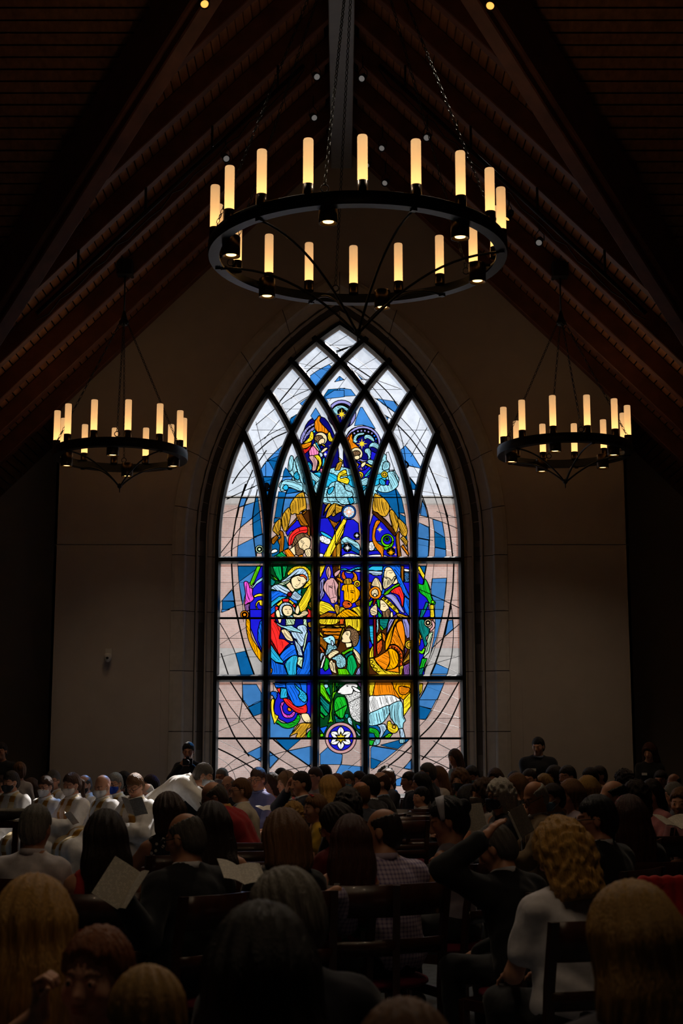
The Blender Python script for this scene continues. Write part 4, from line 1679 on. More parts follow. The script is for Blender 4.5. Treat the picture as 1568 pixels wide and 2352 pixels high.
chandelier(pc, R_BIG, 18, -math.pi/2 + .02, 6, -math.pi/2 - .22, 6, -math.pi/2 + .35, .80, 3.9, 0,
           'large round black iron chandelier with eighteen lamp tubes', [-math.pi/2 - .22, -math.pi/2 + 1.1, -math.pi/2 - 1.35, -math.pi/2 + 2.2, -math.pi/2 + 3.3, -math.pi/2 + 4.3], 40, 1.2)
chandelier(Vector((0, 4.4, 6.55)), R_BIG, 18, .1, 6, .2, 6, .5, .80, 3.0, 0, 'unseen iron chandelier added to light the nearest rows', [0, 1.05, 2.1, 3.15, 4.2, 5.25], 27, 1.2)  # out of view, added to warm and brighten the nearest rows
for sx, px, lab in ((-1, 276.5, 'smaller twelve tube iron chandelier in front of the pier with the white wall camera'), (1, 1296, 'smaller twelve tube iron chandelier above the standing usher in the dark suit')):
    p2 = at_y(px, 1046 if sx < 0 else 1036, D_SM)
    Rs = 153*(D_SM*CT + (p2.z - CAM_H)*ST)/F_PX
    top = min(at_y(px, 548, D_SM).z, roof_z(p2.x, p2.y) - .12)
    chandelier(p2, Rs, 12, -math.pi/2 + (.26 if sx < 0 else .20), 4 if sx < 0 else 5, -math.pi/2 + (.02 if sx < 0 else -.33), 4 if sx < 0 else 5, -math.pi/2 + (.80 if sx < 0 else .28), .44, at_y(px, 740, D_SM).z - p2.z, top, lab,
               [-math.pi/2 + .1, -math.pi/2 + 1.2, -math.pi/2 - 1.2, math.pi/2 + .1], 24, .8)

# ------------------------------------------------------------------ stage lights under the rafters
def roof_hit(px, py, drop=.75):
    d = ray(px, py); s = -1 if px < 784 else 1
    # CAM_H + t dz = APEX - drop - s t dx
    t = (APEX - drop - CAM_H)/(d.z + s*d.x)
    return Vector((d.x*t, d.y*t, CAM_H + d.z*t))
M_CAN = mat('stage_black', hexc('131214'), .5, .1, metal=.2)
M_LENS_ON = mat('stage_lens_lit', (1, .8, .5), .4, 0, emit=(1, .42, .08, 1.6))
M_LENS_GLINT = mat('stage_lens_glint', hexc('c9c4bc'), .1, .3, 60, emit=(.9, .85, .8, .12))  # weak emission imitates the whitish reflection on the unlit lenses
spots = [(470, 10, 1), (1125, 14, 1), (728, 177, 0), (830, 181, 0), (722, 271, 0), (520, 365, 0), (979, 317, 0), (876, 341, 0), (841, 380, 0), (883, 421, 0), (1237, 558, 0), (1163, 503, 2)]
where = ['high on the roof above the great chandelier', 'hung beside the ridge beam', 'clamped on the roof slope']
for i, (px, py, lit) in enumerate(spots):
    P = roof_hit(px, py, .80)
    if P.y > 21.2: P = at_y(px, py, 20.8)
    if lit == 1: P = at_y(px, py, 13.3)
    root = empty('stage_light', P, 0, None, .62)
    lab = 'lit stage spotlight beside the great chandelier, aimed at the clergy' if lit == 2 else ('stage spotlight with an orange lit lens high under the rafters' if lit else 'black stage spotlight with pale glass lens under the roof beams')
    tag(root, lab, 'stage light', 'lit stage lights under the rafters' if lit == 1 else None if lit == 2 else 'unlit stage lights under the roof beams')
    aim = (Vector((0, 2.0, 1.0)) - P).normalized()
    sd = 1 if px > 784 else -1
    aim = Vector((-sd*.25, -.75, -.62)).normalized()
    if lit: aim = ((Vector((-2.6, 16.4, 1.0)) if lit == 2 else Vector((-sd*1.0, 7.0, 1.0))) - P).normalized()
    R = aim.to_track_quat('-Z', 'Y').to_matrix()
    MB().lathe([(0, .26), (.05, .25), (.075, .20), (.08, .02), (.088, .015), (.088, -.012), (.074, -.012), (.070, .02), (0, .02)], R=R, n=14).build('housing', M_CAN, root, True)
    MB().lathe([(0, .012), (.045, .006), (.066, .018), (0, .019)], R=R, n=14).build('lens', M_LENS_ON if lit else M_LENS_GLINT, root, True)
    up = Vector((0, 0, 1))
    MB().tube([R @ Vector((.1, 0, .12)), R @ Vector((.1, 0, .12)) + up*.14, up*.26 + R @ Vector((0, 0, .12)), R @ Vector((-.1, 0, .12)) + up*.14, R @ Vector((-.1, 0, .12))], .010, 5).build('yoke', M_CAN, root)
    c = R @ Vector((0, 0, .12))
    MB().tube([c + up*.24, c + up*(2.6 if lit == 1 else .52)], .014, 6).build('hanger', M_CAN, root)
    if lit:
        ld = bpy.data.lights.new('stage_beam', 'SPOT'); ld.energy = 420 if lit == 2 else 150; ld.color = (1, .82, .62); ld.spot_size = math.radians(26 if lit == 2 else 60); ld.spot_blend = .6  # the clergy beam is added to an unlit fixture to brighten the robes
        lo = bpy.data.objects.new('stage_beam', ld); COL.objects.link(lo); lo.parent = root; lo.rotation_euler = R.to_euler(); lo.location = aim*.03
# lighting pipes along the slopes
for s in (-1, 1):
    a = Vector((s*.5, 17.4, APEX - .5 - .80)); b = Vector((s*3.9, 17.4, APEX - 3.9 - .80))
    root = empty('lighting_pipe', a)
    tag(root, 'black lighting pipe with cables on the roof slope ' + ('over the clergy seats' if s < 0 else 'over the standing usher'), 'pipe')
    MB().tube([(0, 0, 0), b - a], .03, 8).build('pipe', M_CAN, root, True)
    pts = [(b - a)*(q/24) + Vector((0, .03, -.05 - .09*abs(math.sin(q*1.3)))) for q in range(25)]
    MB().tube(pts, .008, 5).build('cable', M_CAN, root, True)
    for q in (.1, .35, .6, .85):
        MB().bar((b - a)*q, (b - a)*q + Vector((0, 0, .34)), .03, .03, up=(0, 1, 0)).build('clamp', M_CAN, root)
# flat speakers between the rafters
for px, py, lab in ((40, 664, 'black speaker box on the roof boards over the stone font'), (1530, 668, 'black speaker box on the roof boards over the long haired woman in pink')):
    P = roof_hit(px, py, .10); s = -1 if px < 784 else 1
    R = Matrix.Rotation(s*math.pi/4, 3, 'Y')
    root = empty('roof_speaker', P); tag(root, lab, 'speaker')
    MB().box((0, 0, 0), (.42, .30, .14), R).build('cabinet', M_CAN, root)
    MB().box(R @ Vector((0, 0, -.075)), (.38, .26, .012), R).build('grille', M_IRON, root)
for px, py in ((158, 650), (1407, 642)):
    P = roof_hit(px, py, .06); o = MB().lathe([(0, -.03), (.03, -.025), (.045, 0), (.045, .05), (0, .06)], P, 12).build('roof_fitting', mat('chrome', hexc('d8d8d8'), .2, .05, metal=.8), None, True)  # shiny fittings stand in for tiny lights on the roof
    tag(o, 'small bright fitting in place of a tiny roof light', 'roof_fitting', 'small bright fittings on the roof')
# wall camera on the pier
P = at_y(250, 1505, YW)
root = empty('wall_camera', P); tag(root, 'small white security camera on the plaster pier', 'camera')
Mw = mat('white_plastic', hexc('d8d4ce'), .4, .03)
MB().box((0, -.02, .04), (.10, .04, .12)).build('bracket', Mw, root)
MB().lathe([(0, .05), (.05, .04), (.062, .0), (.058, -.05), (.03, -.085), (0, -.095)], (0, -.09, -.02), 14).build('camera_body', Mw, root, True)
MB().lathe([(0, -.02), (.02, -.01), (.022, 0), (0, .005)], (0, -.145, -.05), 10, Matrix.Rotation(-1.0, 3, 'X')).build('camera_lens', M_CAN, root, True)
# ------------------------------------------------------------------ bodies and clothes as smooth distance fields, meshed once and shared
def axis_lines(lo, hi, coarse, fine, step):
    out = [lo]; p = lo
    while p < hi:
        st = coarse
        for a, b in fine:
            if a - coarse*.6 <= p < b: st = step; break
        p += st; out.append(p)
    return np.array(out, dtype=np.float32)
class Field:
    def __init__(s, lo, hi, coarse, fine=(), step=.006):
        s.ax = [axis_lines(lo[i], hi[i], coarse, [(f[0][i], f[1][i]) for f in fine], step) for i in range(3)]
        s.d = np.full([len(a) for a in s.ax], .5, dtype=np.float32)
    def blk(s, lo, hi):
        sl = tuple(slice(max(0, int(np.searchsorted(a, l)) - 1), int(np.searchsorted(a, h)) + 1) for a, l, h in zip(s.ax, lo, hi))
        X = s.ax[0][sl[0]][:, None, None]; Y = s.ax[1][sl[1]][None, :, None]; Z = s.ax[2][sl[2]][None, None, :]
        return sl, X, Y, Z
    def smin(s, sl, v, k):
        a = s.d[sl]
        if a.size == 0: return
        h = np.maximum(k - np.abs(a - v), 0)/k
        s.d[sl] = np.minimum(a, v) - h*h*k*.25
    def cone(s, a, b, ra, rb, k=.02):
        a, b = np.array(a, np.float32), np.array(b, np.float32); m = max(ra, rb) + k + .03
        sl, X, Y, Z = s.blk(np.minimum(a, b) - m, np.maximum(a, b) + m)
        ab = b - a; L2 = float(ab @ ab) + 1e-9
        px, py, pz = X - a[0], Y - a[1], Z - a[2]
        t = np.clip((px*ab[0] + py*ab[1] + pz*ab[2])/L2, 0, 1)
        v = np.sqrt((px - t*ab[0])**2 + (py - t*ab[1])**2 + (pz - t*ab[2])**2) - (ra + (rb - ra)*t)
        s.smin(sl, v, k)
    def ellv(s, c, r, R, sl, X, Y, Z):
        px, py, pz = X - c[0], Y - c[1], Z - c[2]
        if R is not None:
            R = np.array(R, np.float32)
            px, py, pz = (R[0, 0]*px + R[1, 0]*py + R[2, 0]*pz), (R[0, 1]*px + R[1, 1]*py + R[2, 1]*pz), (R[0, 2]*px + R[1, 2]*py + R[2, 2]*pz)
        k0 = np.sqrt((px/r[0])**2 + (py/r[1])**2 + (pz/r[2])**2) + 1e-6
        k1 = np.sqrt((px/r[0]**2)**2 + (py/r[1]**2)**2 + (pz/r[2]**2)**2) + 1e-6
        return k0*(k0 - 1)/k1
    def ell(s, c, r, R=None, k=.02):
        m = max(r) + k + .03; c = np.array(c, np.float32)
        sl, X, Y, Z = s.blk(c - m, c + m)
        s.smin(sl, s.ellv(c, r, R, sl, X, Y, Z), k)
    def cut(s, c, r, R=None, k=.012):
        m = max(r) + k + .03; c = np.array(c, np.float32)
        sl, X, Y, Z = s.blk(c - m, c + m)
        v = -s.ellv(c, r, R, sl, X, Y, Z); a = s.d[sl]
        h = np.maximum(k - np.abs(a - v), 0)/k
        s.d[sl] = np.maximum(a, v) + h*h*k*.25
    def noise(s, amp, fn):
        X = s.ax[0][:, None, None]; Y = s.ax[1][None, :, None]; Z = s.ax[2][None, None, :]
        s.d += amp*fn(X, Y, Z).astype(np.float32)
    def clip(s, fn):
        X = s.ax[0][:, None, None]; Y = s.ax[1][None, :, None]; Z = s.ax[2][None, None, :]
        s.d = np.maximum(s.d, fn(X, Y, Z)).astype(np.float32)
    def surf(s):
        d = s.d.copy()
        for ax in range(3):
            ix = [slice(None)]*3
            for e in (0, -1):
                ix[ax] = e; d[tuple(ix)] = np.maximum(d[tuple(ix)], .01)
        sg = d < 0
        c = sg[:-1, :-1, :-1].astype(np.int8)
        tot = np.zeros_like(c)
        for i in (0, 1):
            for j in (0, 1):
                for k in (0, 1):
                    tot += sg[i:sg.shape[0]-1+i, j:sg.shape[1]-1+j, k:sg.shape[2]-1+k]
        act = (tot > 0) & (tot < 8)
        idx = np.full(act.shape, -1, np.int32); I = np.argwhere(act); idx[act] = np.arange(len(I))
        P = np.zeros((len(I), 3)); W = np.zeros(len(I))
        i0, j0, k0 = I.T
        A = s.ax
        for ax in range(3):
            for u in (0, 1):
                for v in (0, 1):
                    o = [0, 0, 0]; q = [1, 1, 1]
                    oth = [a for a in range(3) if a != ax]
                    o[oth[0]] = u; o[oth[1]] = v
                    e = list(o); e[ax] = 1
                    a_ = d[i0+o[0], j0+o[1], k0+o[2]]; b_ = d[i0+e[0], j0+e[1], k0+e[2]]
                    cr = (a_ < 0) != (b_ < 0)
                    t = np.where(cr, a_/(a_ - b_ + 1e-12), 0)
                    for c3 in range(3):
                        base = A[c3][I[:, c3] + o[c3]].astype(float)
                        if c3 == ax: base = base + t*(A[c3][I[:, c3] + 1] - A[c3][I[:, c3]])
                        P[:, c3] += np.where(cr, base, 0)
                    W += cr
        P /= W[:, None]
        quads = []
        for ax in range(3):
            b1, b2 = [a for a in range(3) if a != ax]
            sl0 = [slice(1, -1)]*3; sl1 = [slice(1, -1)]*3
            sl0[ax] = slice(0, -1); sl1[ax] = slice(1, None)
            s0, s1 = sg[tuple(sl0)], sg[tuple(sl1)]
            E_ = np.argwhere(s0 != s1)
            if not len(E_): continue
            fl = s0[tuple(E_.T)]
            base = E_.copy(); base[:, b1] += 1; base[:, b2] += 1
            def cell(du, dv):
                q = base.copy(); q[:, b1] += du; q[:, b2] += dv
                return idx[q[:, 0], q[:, 1], q[:, 2]]
            q = np.stack([cell(-1, -1), cell(0, -1), cell(0, 0), cell(-1, 0)], 1)
            if ax == 1: fl = ~fl
            q[~fl] = q[~fl][:, ::-1]
            quads.append(q)
        Q = np.concatenate(quads)
        return P, Q[(Q >= 0).all(1)]
    def mesh(s, name, color=None):
        P, Q = s.surf()
        me = bpy.data.meshes.new(name)
        me.vertices.add(len(P)); me.vertices.foreach_set('co', P.astype(np.float32).ravel())
        me.loops.add(len(Q)*4); me.polygons.add(len(Q))
        me.loops.foreach_set('vertex_index', Q.astype(np.int32).ravel())
        me.polygons.foreach_set('loop_start', np.arange(0, len(Q)*4, 4, dtype=np.int32))
        me.polygons.foreach_set('loop_total', np.full(len(Q), 4, np.int32))
        me.update(calc_edges=True); me.validate()
        me.shade_smooth()
        if color is not None:
            ca = me.color_attributes.new('Col', 'FLOAT_COLOR', 'POINT')
            c4 = np.ones((len(P), 4), np.float32); c4[:, :3] = color(P)
            ca.data.foreach_set('color', c4.ravel())
        return me

def rot(yaw, pitch=0, roll=0):
    return np.array(Matrix.Rotation(yaw, 3, 'Z') @ Matrix.Rotation(-pitch, 3, 'X') @ Matrix.Rotation(roll, 3, 'Y'), float)
def ik(S, T, l1, l2, hint):
    S, T = np.array(S, float), np.array(T, float); d = T - S; L = np.linalg.norm(d)
    if L > (l1 + l2)*.995: T = S + d/L*(l1 + l2)*.995; d = T - S; L = np.linalg.norm(d)
    a = (l1*l1 - l2*l2 + L*L)/(2*L); h = math.sqrt(max(l1*l1 - a*a, 1e-6))
    u = d/L; hv = np.array(hint, float); hv = hv - u*(hv @ u); hv /= (np.linalg.norm(hv) + 1e-9)
    return S + u*a + hv*h, T
ARMS = {   # left hand, right hand targets: (x, y, z relative to the shoulder height), finger direction, palm normal, curl
    'lap':   [((-.10, .30, -.36), (.25, .9, -.2), (0, -.2, -1), .5), ((.10, .31, -.35), (-.25, .9, -.2), (0, -.2, -1), .5)],
    'clasp': [((-.05, .30, -.33), (.8, .5, -.1), (0, -.3, -1), .9), ((.05, .31, -.33), (-.8, .5, -.1), (0, -.3, -1), .9)],
    'read':  [((-.13, .36, -.22), (.5, .5, .6), (.4, -.6, .5), .8), ((.13, .36, -.22), (-.5, .5, .6), (-.4, -.6, .5), .8)],
    'readl': [((-.24, .40, -.24), (-.2, .6, .7), (.7, -.5, .2), 1.2), ((.10, .30, -.36), (-.25, .9, -.2), (0, -.2, -1), .5)],
    'face':  [((-.10, .28, -.36), (.25, .9, -.2), (0, -.2, -1), .5), ((.07, .17, .12), (-.35, -.1, .9), (-.2, -1, 0), .35)],
    'head':  [((-.10, .12, .27), (.45, -.25, .55), (.75, -.35, -.45), .35), ((.10, .31, -.38), (-.25, .9, -.2), (0, -.2, -1), .5)],
    'fist':  [((-.22, .10, .02), (0, .15, 1), (1, .1, 0), 1.7), ((.12, .28, -.30), (-.4, .8, -.2), (0, -.2, -1), .6)],
    'fistr': [((-.12, .28, -.30), (.4, .8, -.2), (0, -.2, -1), .6), ((.20, .16, .00), (0, .15, 1), (-1, .1, 0), 1.7)],
    'back':  [((-.54, -.20, -.12), (-.9, .25, -.3), (0, .2, -1), .5), ((.10, .31, -.38), (-.25, .9, -.2), (0, -.2, -1), .5)],
    'backr': [((-.10, .31, -.38), (.25, .9, -.2), (0, -.2, -1), .5), ((.55, .22, -.20), (.9, .25, -.3), (0, .2, -1), .5)],
    'photo': [((-.07, .26, .02), (.6, .2, .7), (.6, -.6, .2), 1.3), ((.07, .26, .02), (-.6, .2, .7), (-.6, -.6, .2), 1.3)],
    'front': [((-.04, .22, -.42), (.7, .2, -.6), (.3, -1, 0), .9), ((.04, .23, -.43), (-.7, .2, -.6), (-.3, -1, 0), .9)],
    'side':  [((-.27, .04, -.56), (0, .1, -1), (1, 0, 0), .5), ((.27, .04, -.56), (0, .1, -1), (-1, 0, 0), .5)],
    'greet': [((-.12, .38, -.30), (.3, .5, -.8), (.4, 0, 1), .6), ((.12, .40, -.32), (-.3, .5, -.8), (-.4, 0, 1), .6)],
}
def skeleton(pose, arms, lean, hyaw, hpitch, sw=.185, hs=1.0):
    J = {}
    L = math.radians(lean)
    hz = .555 if pose == 'sit' else .94
    H = np.array([0, 0 if pose == 'sit' else 0, hz]); u = np.array([0, math.sin(L), math.cos(L)]); f = np.array([0, math.cos(L), -math.sin(L)])
    J.update(H=H, u=u, f=f)
    J['C'] = H + u*.27
    L2 = L*1.1; u2 = np.array([0, math.sin(L2), math.cos(L2)])
    J['N'] = H + u*.30 + u2*.175
    J['head'] = J['N'] + u2*(.135 + .03*hs) + f*.02
    J['HR'] = rot(math.radians(hyaw), math.radians(hpitch) + L*.55, 0)
    J['hs'] = hs
    J['SL'] = J['N'] + np.array([-sw, -.005, 0]) - u2*.072; J['SR'] = J['N'] + np.array([sw, -.005, 0]) - u2*.072
    J['sw'] = sw
    for sd, key in ((0, 'L'), (1, 'R')):
        t, fd, pn, cu = ARMS[arms][sd]
        base = np.array([0, J['N'][1], J['N'][2] - .055])
        T = base + np.array(t)
        if pose == 'sit' and arms in ('lap', 'clasp', 'read', 'readl', 'face', 'head', 'back', 'backr', 'fist') and t[2] < -.3: T[2] = max(T[2], .66)
        hint = (-.6 if sd == 0 else .6, -.5, -.7)
        if arms.startswith('head') and sd == 0: hint = (-.45, .45, -1)
        if arms.startswith('back_') and sd == 0: hint = (-.3, -.3, -1)
        E_, W_ = ik(J['S' + key], T, .285, .255, hint)
        J['E' + key], J['W' + key] = E_, W_
        fd = np.array(fd, float); fd /= np.linalg.norm(fd); pn = np.array(pn, float); pn = pn - fd*(pn @ fd); pn /= np.linalg.norm(pn)
        J['hd' + key] = (fd, pn, cu)
    if pose == 'sit':
        for sx, key in ((-1, 'L'), (1, 'R')):
            J['P' + key] = np.array([sx*.09, .01, .55]); J['K' + key] = np.array([sx*.115, .43, .525]); J['A' + key] = np.array([sx*.115, .40, .09]); J['T' + key] = np.array([sx*.125, .55, .045])
    else:
        for sx, key in ((-1, 'L'), (1, 'R')):
            J['P' + key] = np.array([sx*.09, 0, .90]); J['K' + key] = np.array([sx*.10, .015, .49]); J['A' + key] = np.array([sx*.10, -.02, .09]); J['T' + key] = np.array([sx*.12, .14, .04])
    return J
def hand(F, W, fd, pn, cu, left, fat=0.0):
    sd = np.cross(fd, pn) * (1 if left else -1)          # towards the thumb
    def q(a, b, c): return W + fd*a + sd*b + pn*c
    F.cone(q(-.02, 0, 0), q(.03, 0, 0), .024, .026, .02)
    for b in (-.026, -.009, .009, .026): F.cone(q(.02, b*.8, 0), q(.082, b, 0), .014 + fat, .0115 + fat, .012)
    for b, L1 in ((-.028, .062), (-.0095, .076), (.0095, .082), (.028, .074)):
        a0 = q(.082, b, 0); ang = cu*.55
        d1 = fd*math.cos(ang) + pn*math.sin(ang); a1 = a0 + d1*L1*.45
        d2 = fd*math.cos(ang*2.1) + pn*math.sin(ang*2.1); a2 = a1 + d2*L1*.32
        d3 = fd*math.cos(ang*2.9) + pn*math.sin(ang*2.9); a3 = a2 + d3*L1*.25
        F.cone(a0, a1, .0098 + fat, .009 + fat, .005); F.cone(a1, a2, .009 + fat, .0082 + fat, .004); F.cone(a2, a3, .0082 + fat, .007 + fat, .004)
    t0 = q(.015, .022, .005); t1 = q(.048, .048, .012 + .012*cu); t2 = q(.078, .052, .018 + .02*cu)
    F.cone(t0, t1, .014 + fat, .011 + fat, .012); F.cone(t1, t2, .0105 + fat, .008 + fat, .004)
def head_parts(F, c, R, s=1.0, infl=0.0, face_only=False, child=False):
    def w(p): return c + R @ (np.array(p, float)*s)
    def e(p, r, k=.02): F.ell(w(p), tuple(x*s + infl for x in r), R, k*s)
    e((0, .022, -.035), (.058, .066, .085), .03)
    e((0, .058, -.095), (.026, .024, .022), .03)
    cr_ = (.030, .026, .030) if child else (.024, .022, .026)
    for sx in (-1, 1): e((sx*.036, .055, -.034 if child else -.03), cr_, .02)
    if child: F.cone(w((0, .084, -.012)), w((0, .094, -.034)), .008*s + infl, .0125*s + infl, .014*s)
    else: F.cone(w((0, .090, .008)), w((0, .108, -.036)), .009*s + infl, .0135*s + infl, .014*s)
    if face_only: return
    e((0, -.012, .022), (.074, .092, .094), .03)
    F.cone(w((-.032, .079 - .006*child, .016)), w((.032, .079 - .006*child, .016)), .011*s, .011*s, .014*s)
    for sx in (-1, 1): e((sx*.011, .098 - .012*child, -.041), (.0095 - .002*child, .011, .008), .006)
    for sx in (-1, 1): F.cut(w((sx*.032, .100, -.003)), tuple(x*s for x in (.017, .016, .011)), R, .012*s)
    for sx in (-1, 1): e((sx*.031, .0795, -.004), (.0125, .0125, .0125), .004)
    e((0, .086, -.063), (.023, .011, .006), .006); e((0, .085, -.074), (.019, .010, .0065), .006)
    for sx in (-1, 1): e((sx*.077, -.004, -.012), (.009, .020, .032), .010)
CACHE = {}
def head_col(c, R, s):
    def f(P):
        q = (P - c) @ R / s
        col = np.ones((len(P), 3), np.float32)
        x, y, z = np.abs(q[:, 0]), q[:, 1], q[:, 2]
        lip = (x < .022) & (np.abs(z + .069) < .011*(1 - (x/.03)**2)) & (y > .07); col[lip] = (.82, .48, .45)
        br = (np.abs(x - .033) < .019) & (np.abs(z - .019 + (x - .033)**2*14) < .0045) & (y > .055); col[br] = (.30, .24, .2)
        ey = (np.hypot((x - .031)/.0125, (z + .004)/.0065) < 1) & (y > .074); col[ey] = (1.15, 1.25, 1.35)
        ir = (np.hypot(x - .031, z + .004) < .0065) & (y > .074); col[ir] = (.10, .07, .05)
        ck = (np.hypot(x - .04, z + .035) < .02) & (y > .05); col[ck] *= (1.03, .9, .88)
        return col
    return f
def body_mesh(pose, arms, lean, hyaw, hpitch, build, hs, q):
    key = ('b', pose, arms, lean, hyaw, hpitch, build, hs, q)
    if key in CACHE: return CACHE[key]
    sw, g = BUILD[build][:2]
    J = skeleton(pose, arms, lean, hyaw, hpitch, sw, hs)
    hc, R = J['head'], J['HR']
    pts = np.array([v for k, v in J.items() if isinstance(v, np.ndarray) and v.shape == (3,) and k not in ('u', 'f')])
    lo, hi = pts.min(0) - .22, pts.max(0) + .22
    lo[2] = -.02
    fine = [(hc - .125*hs, hc + .125*hs)]
    st = {0: .0095, 1: .007, 2: .0052}[q]
    if q >= 1:
        for k in 'LR':
            if J['W' + k][2] > .7 or arms.split('_')[0] in ('head', 'fist', 'fistr', 'face'):
                m = J['W' + k] + J['hd' + k][0]*.08; fine.append((m - .10, m + .10))
    F = Field(lo, hi, .024 if q == 0 else .02, fine, st)
    H, u, f, N = J['H'], J['u'], J['f'], J['N']
    TR = np.array([[1, 0, 0], f, u]).T
    F.ell(H + u*.02, (.165*g, .115*g, .12), TR, .05)
    F.ell(H + u*.16, (.140*g, .105*g, .15), TR, .05)
    F.ell(H + u*.32, (.150*g, .105*g, .16), TR, .05)
    F.cone(J['SL']*.9 + J['SR']*.1, J['SR']*.9 + J['SL']*.1, .050, .050, .04)
    for k in 'LR':
        F.cone(N + u*.025, J['S' + k], .046, .040, .04)
        F.cone(J['S' + k], J['E' + k], .050, .040, .03); F.cone(J['E' + k], J['W' + k], .040, .027, .02)
        fd, pn, cu = J['hd' + k]; hand(F, J['W' + k] + fd*.012, fd, pn, cu, k == 'L', .004 if q == 0 else 0)
        F.cone(J['P' + k], J['K' + k], .080, .056, .04); F.cone(J['K' + k], J['A' + k], .055, .038, .03); F.cone(J['A' + k] - [0, .03, .02], J['T' + k], .038, .028, .02)
    nb = hc + R @ np.array([0, -.018, -.075])*hs
    F.cone(nb, N - u*.01, .052*min(hs, 1.05), .058, .03)
    head_parts(F, hc, R, hs, child=build == 'c')
    me = F.mesh('body', head_col(hc, R, hs))
    CACHE[key] = (me, J)
    return CACHE[key]
BUILD = dict(m=(.172, 1.05), M=(.184, 1.25), f=(.146, .90), F=(.156, 1.08), c=(.138, .84))
def torso_cloth(F, J, g, t, bust):
    H, u, f, N = J['H'], J['u'], J['f'], J['N']
    TR = np.array([[1, 0, 0], f, u]).T
    F.ell(H + u*.02, (.165*g + t, .115*g + t, .13 + t), TR, .05)
    F.ell(H + u*.16, (.142*g + t, .107*g + t, .15), TR, .06)
    F.ell(H + u*.32, (.152*g + t, .107*g + t, .165), TR, .06)
    if bust:
        for sx in (-1, 1): F.ell(H + u*.315 + f*.085*g + np.array([sx*.07, 0, 0]), (.055 + t*.5, .045 + t*.5, .055 + t*.5), TR, .04)
    F.cone(J['SL']*.95 + J['SR']*.05, J['SR']*.95 + J['SL']*.05, .047 + t, .047 + t, .05)
    for k in 'LR': F.cone(N + u*.005, J['S' + k], .044 + t*.6, .042 + t, .05)
def garment(pose, arms, lean, build, style, q):
    key = ('g', pose, arms, lean, build, style, q)
    if key in CACHE: return CACHE[key]
    sw, g = BUILD[build][:2]; J = skeleton(pose, arms, lean, 0, 0, sw)
    bust = build in 'fF'
    t = dict(shirt=.013, tee=.013, sleeveless=.010, jacket=.024, robe=.03, chimere=.045, stole=.03)[style]
    pts = np.array([v for k, v in J.items() if isinstance(v, np.ndarray) and v.shape == (3,) and k not in ('u', 'f')])
    lo, hi = pts.min(0) - .25, pts.max(0) + .25; lo[2] = max(lo[2], -.02)
    F = Field(lo, hi, .021 if q == 0 else .0145)
    torso_cloth(F, J, g, t, bust)
    for k in 'LR':
        S_, E_, W_ = J['S' + k], J['E' + k], J['W' + k]
        if style in ('shirt', 'jacket'):
            F.cone(S_, E_, .055 + t, .042 + t, .035); F.cone(E_, E_ + (W_ - E_)*.93, .043 + t, .030 + t*1.1, .025)
        elif style == 'tee':
            F.cone(S_, S_ + (E_ - S_)*.62, .055 + t, .052 + t, .035)
        elif style in ('robe', 'stole'):
            F.cone(S_, E_, .058 + t, .058 + t, .04); F.cone(E_, E_ + (W_ - E_)*.9, .058 + t, .062 + t, .03)
        if style in ('robe', 'chimere', 'stole'):
            F.cone(J['P' + k], J['K' + k], .10 + t, .085 + t, .07)
            F.cone(J['K' + k], J['A' + k] + [0, .02, .06], .085 + t, .095 + t, .07)
    if style in ('robe', 'chimere', 'stole'):
        F.cone(J['KL'], J['KR'], .07 + t, .07 + t, .08); F.cone(J['AL'] + [0, .02, .08], J['AR'] + [0, .02, .08], .07 + t, .07 + t, .06)
    # neck opening
    nb = J['N'] + J['u']*.055
    F.cut(nb + J['f']*.015, (.064, .062, .05 + (.02 if style in ('tee', 'sleeveless') else 0)), np.array([[1, 0, 0], J['f'], J['u']]).T, .01)
    if style == 'sleeveless':
        for k, sx in (('L', -1), ('R', 1)): F.cut(J['S' + k] + np.array([sx*.045, 0, .0]), (.055, .09, .11), None, .02)
    a = {'jacket': .0030, 'robe': .0026, 'chimere': .003}.get(style, .0040)
    F.noise(a, lambda X, Y, Z: np.sin(X*31 + 6*np.sin(Z*9) + 4*np.sin(Y*11)) * np.sin(Z*17 + 5*np.sin(X*8 + Y*6)) + .7*np.sin((X*.7 + Z)*46 + 5*np.sin(Y*14)))
    if style in ('robe', 'chimere'):
        F.noise(.0065, lambda X, Y, Z: np.sin(X*62 + 2.2*np.sin(Z*4.2) + Y*21))
    if style == 'stole':
        F.d -= .008
        F.clip(lambda X, Y, Z: np.abs(np.abs(X) - .085) - .045 + 0*Y + 0*Z)
        H0 = J['H']; f0, u0, N0 = J['f'], J['u'], J['N']
        F.clip(lambda X, Y, Z: -((Y - N0[1])*f0[1] + (Z - N0[2])*f0[2] + .02) + 0*X)
    me = F.mesh('garment')
    CACHE[key] = me
    return me
def H_(J): return J['H'][2]
def legs_mesh(pose, kind):
    key = ('l', pose, kind)
    if key in CACHE: return CACHE[key]
    J = skeleton(pose, 'lap', 0, 0, 0)
    F = Field((-.35, -.3, 0), (.35, .72, .75 if pose == 'sit' else 1.08), .024)
    F.ell(J['H'] + [0, 0, -.02], (.185, .14, .12), None, .05)
    for k in 'LR':
        if kind == 'trousers':
            F.cone(J['P' + k], J['K' + k], .092, .072, .04); F.cone(J['K' + k], J['A' + k] + [0, 0, .03], .070, .060, .03)
        else:
            F.cone(J['P' + k], J['K' + k], .10, .085, .09); F.cone(J['K' + k], J['K' + k] + (J['A' + k] - J['K' + k])*.35, .085, .09, .06)
    if kind == 'skirt': F.cone(J['KL'], J['KR'], .07, .07, .08)
    F.noise(.004, lambda X, Y, Z: np.sin(X*40 + 5*np.sin(Z*11))*np.sin(Y*23 + Z*19))
    CACHE[key] = F.mesh(kind); return CACHE[key]
